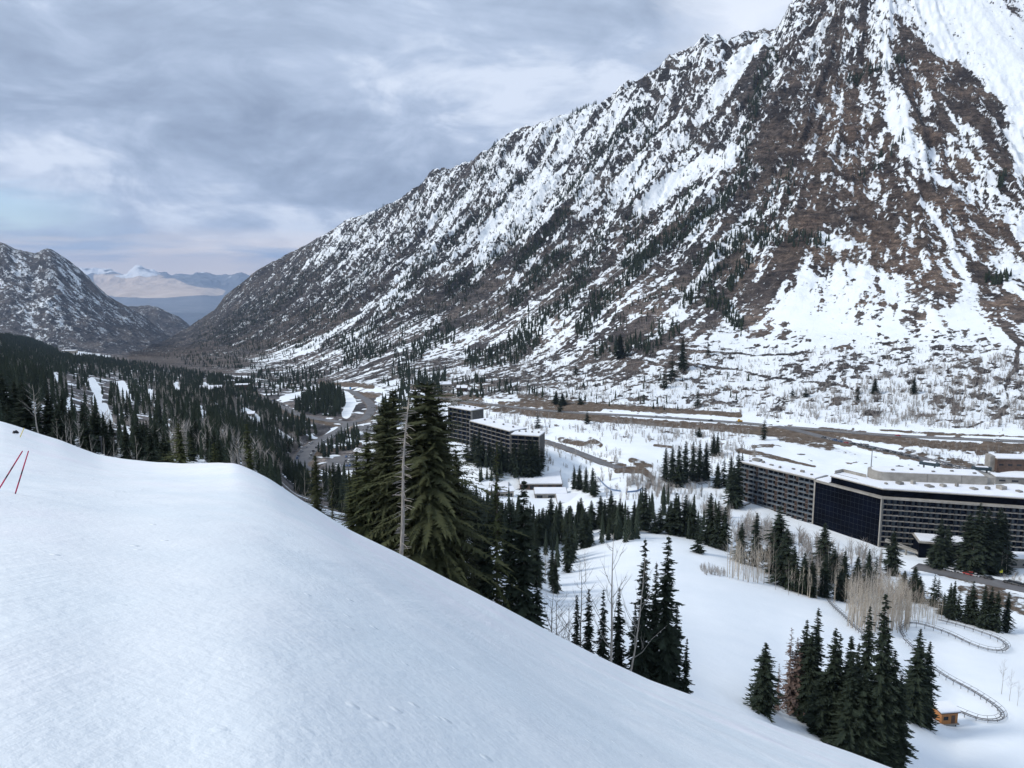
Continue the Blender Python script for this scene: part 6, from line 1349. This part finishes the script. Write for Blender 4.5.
low = ramp(nt, math_(nt, 'ADD', zc, math_(nt, 'MULTIPLY', math_(nt, 'SUBTRACT', layer, .5), .06)), [(.0, 1.), (.02, .8), (.055, 0.)])
cl = mixc(nt, low, cl, mixc(nt, ramp(nt, layer, [(.42, 0.), (.56, 1.)]), (.36, .44, .58), (.95, .82, .74)))
# thin bright mist curling behind the summit ridge
vd = nt.nodes.new('ShaderNodeVectorMath'); vd.operation = 'DISTANCE'; L(nt, tc, vd.inputs[0]); vd.inputs[1].default_value = (.262, .925, .275)
mist = ramp(nt, math_(nt, 'ADD', vd.outputs['Value'], math_(nt, 'MULTIPLY', math_(nt, 'SUBTRACT', bil2, .5), .22)), [(.02, .85), (.12, 0.)]); cl = mixc(nt, mist, cl, (.68, .72, .80))
# lighter overhead
up = ramp(nt, zc, [(.18, 0.), (.6, 1.)]); cl = mixc(nt, math_(nt, 'MULTIPLY', up, .8), cl, CLOUD_TOP)
skyv = nt.nodes.new('ShaderNodeVectorMath'); skyv.operation = 'SCALE'; L(nt, sky.outputs[0], skyv.inputs[0]); skyv.inputs['Scale'].default_value = 1.0
cls = nt.nodes.new('ShaderNodeVectorMath'); cls.operation = 'SCALE'; L(nt, cl, cls.inputs[0]); cls.inputs['Scale'].default_value = 1/.1
gap = math_(nt, 'MULTIPLY', ramp(nt, math_(nt, 'ADD', zc, math_(nt, 'MULTIPLY', math_(nt, 'SUBTRACT', mid, .5), .05)), [(.035, 0.), (.055, 1.), (.075, 1.), (.095, 0.)]), ramp(nt, sx.outputs['X'], [(.0, 1.), (1., 0.)]))
gx = ramp(nt, math_(nt, 'MULTIPLY', sx.outputs['X'], -1.), [(.44, 0.), (.53, 1.)])
gapm = math_(nt, 'MULTIPLY', math_(nt, 'MULTIPLY', gap, gx), .7)
L(nt, mixc(nt, gapm, cls.outputs[0], skyv.outputs[0]), bg.inputs['Color']); bg.inputs['Strength'].default_value = .1
sl = bpy.data.lights.new('sun', 'SUN'); sl.energy = SUN_E; sl.angle = math.radians(14); sl.color = (1, .95, .88)
so = bpy.data.objects.new('sun', sl); C.objects.link(so)
from mathutils import Vector
so.rotation_euler = (-Vector(sd)).to_track_quat('-Z', 'Y').to_euler()
cd = bpy.data.cameras.new('camera'); cam = bpy.data.objects.new('camera', cd); C.objects.link(cam)
cd.sensor_width = 36; cd.lens = F/1024*36; cd.clip_start = .1; cd.clip_end = 200000
cam.location = (0, 0, 0); cam.rotation_euler = (math.radians(90)-PITCH, 0, 0); scene.camera = cam
scene.view_settings.view_transform = 'Standard'; scene.view_settings.look = 'None'; scene.view_settings.exposure = EXPO; scene.view_settings.gamma = 1
scene.render.engine = 'CYCLES'
scene.cycles.use_denoising = True; scene.cycles.max_bounces = 5; scene.cycles.volume_bounces = 0; scene.cycles.diffuse_bounces = 3; scene.cycles.use_adaptive_sampling = True; scene.cycles.adaptive_threshold = .02
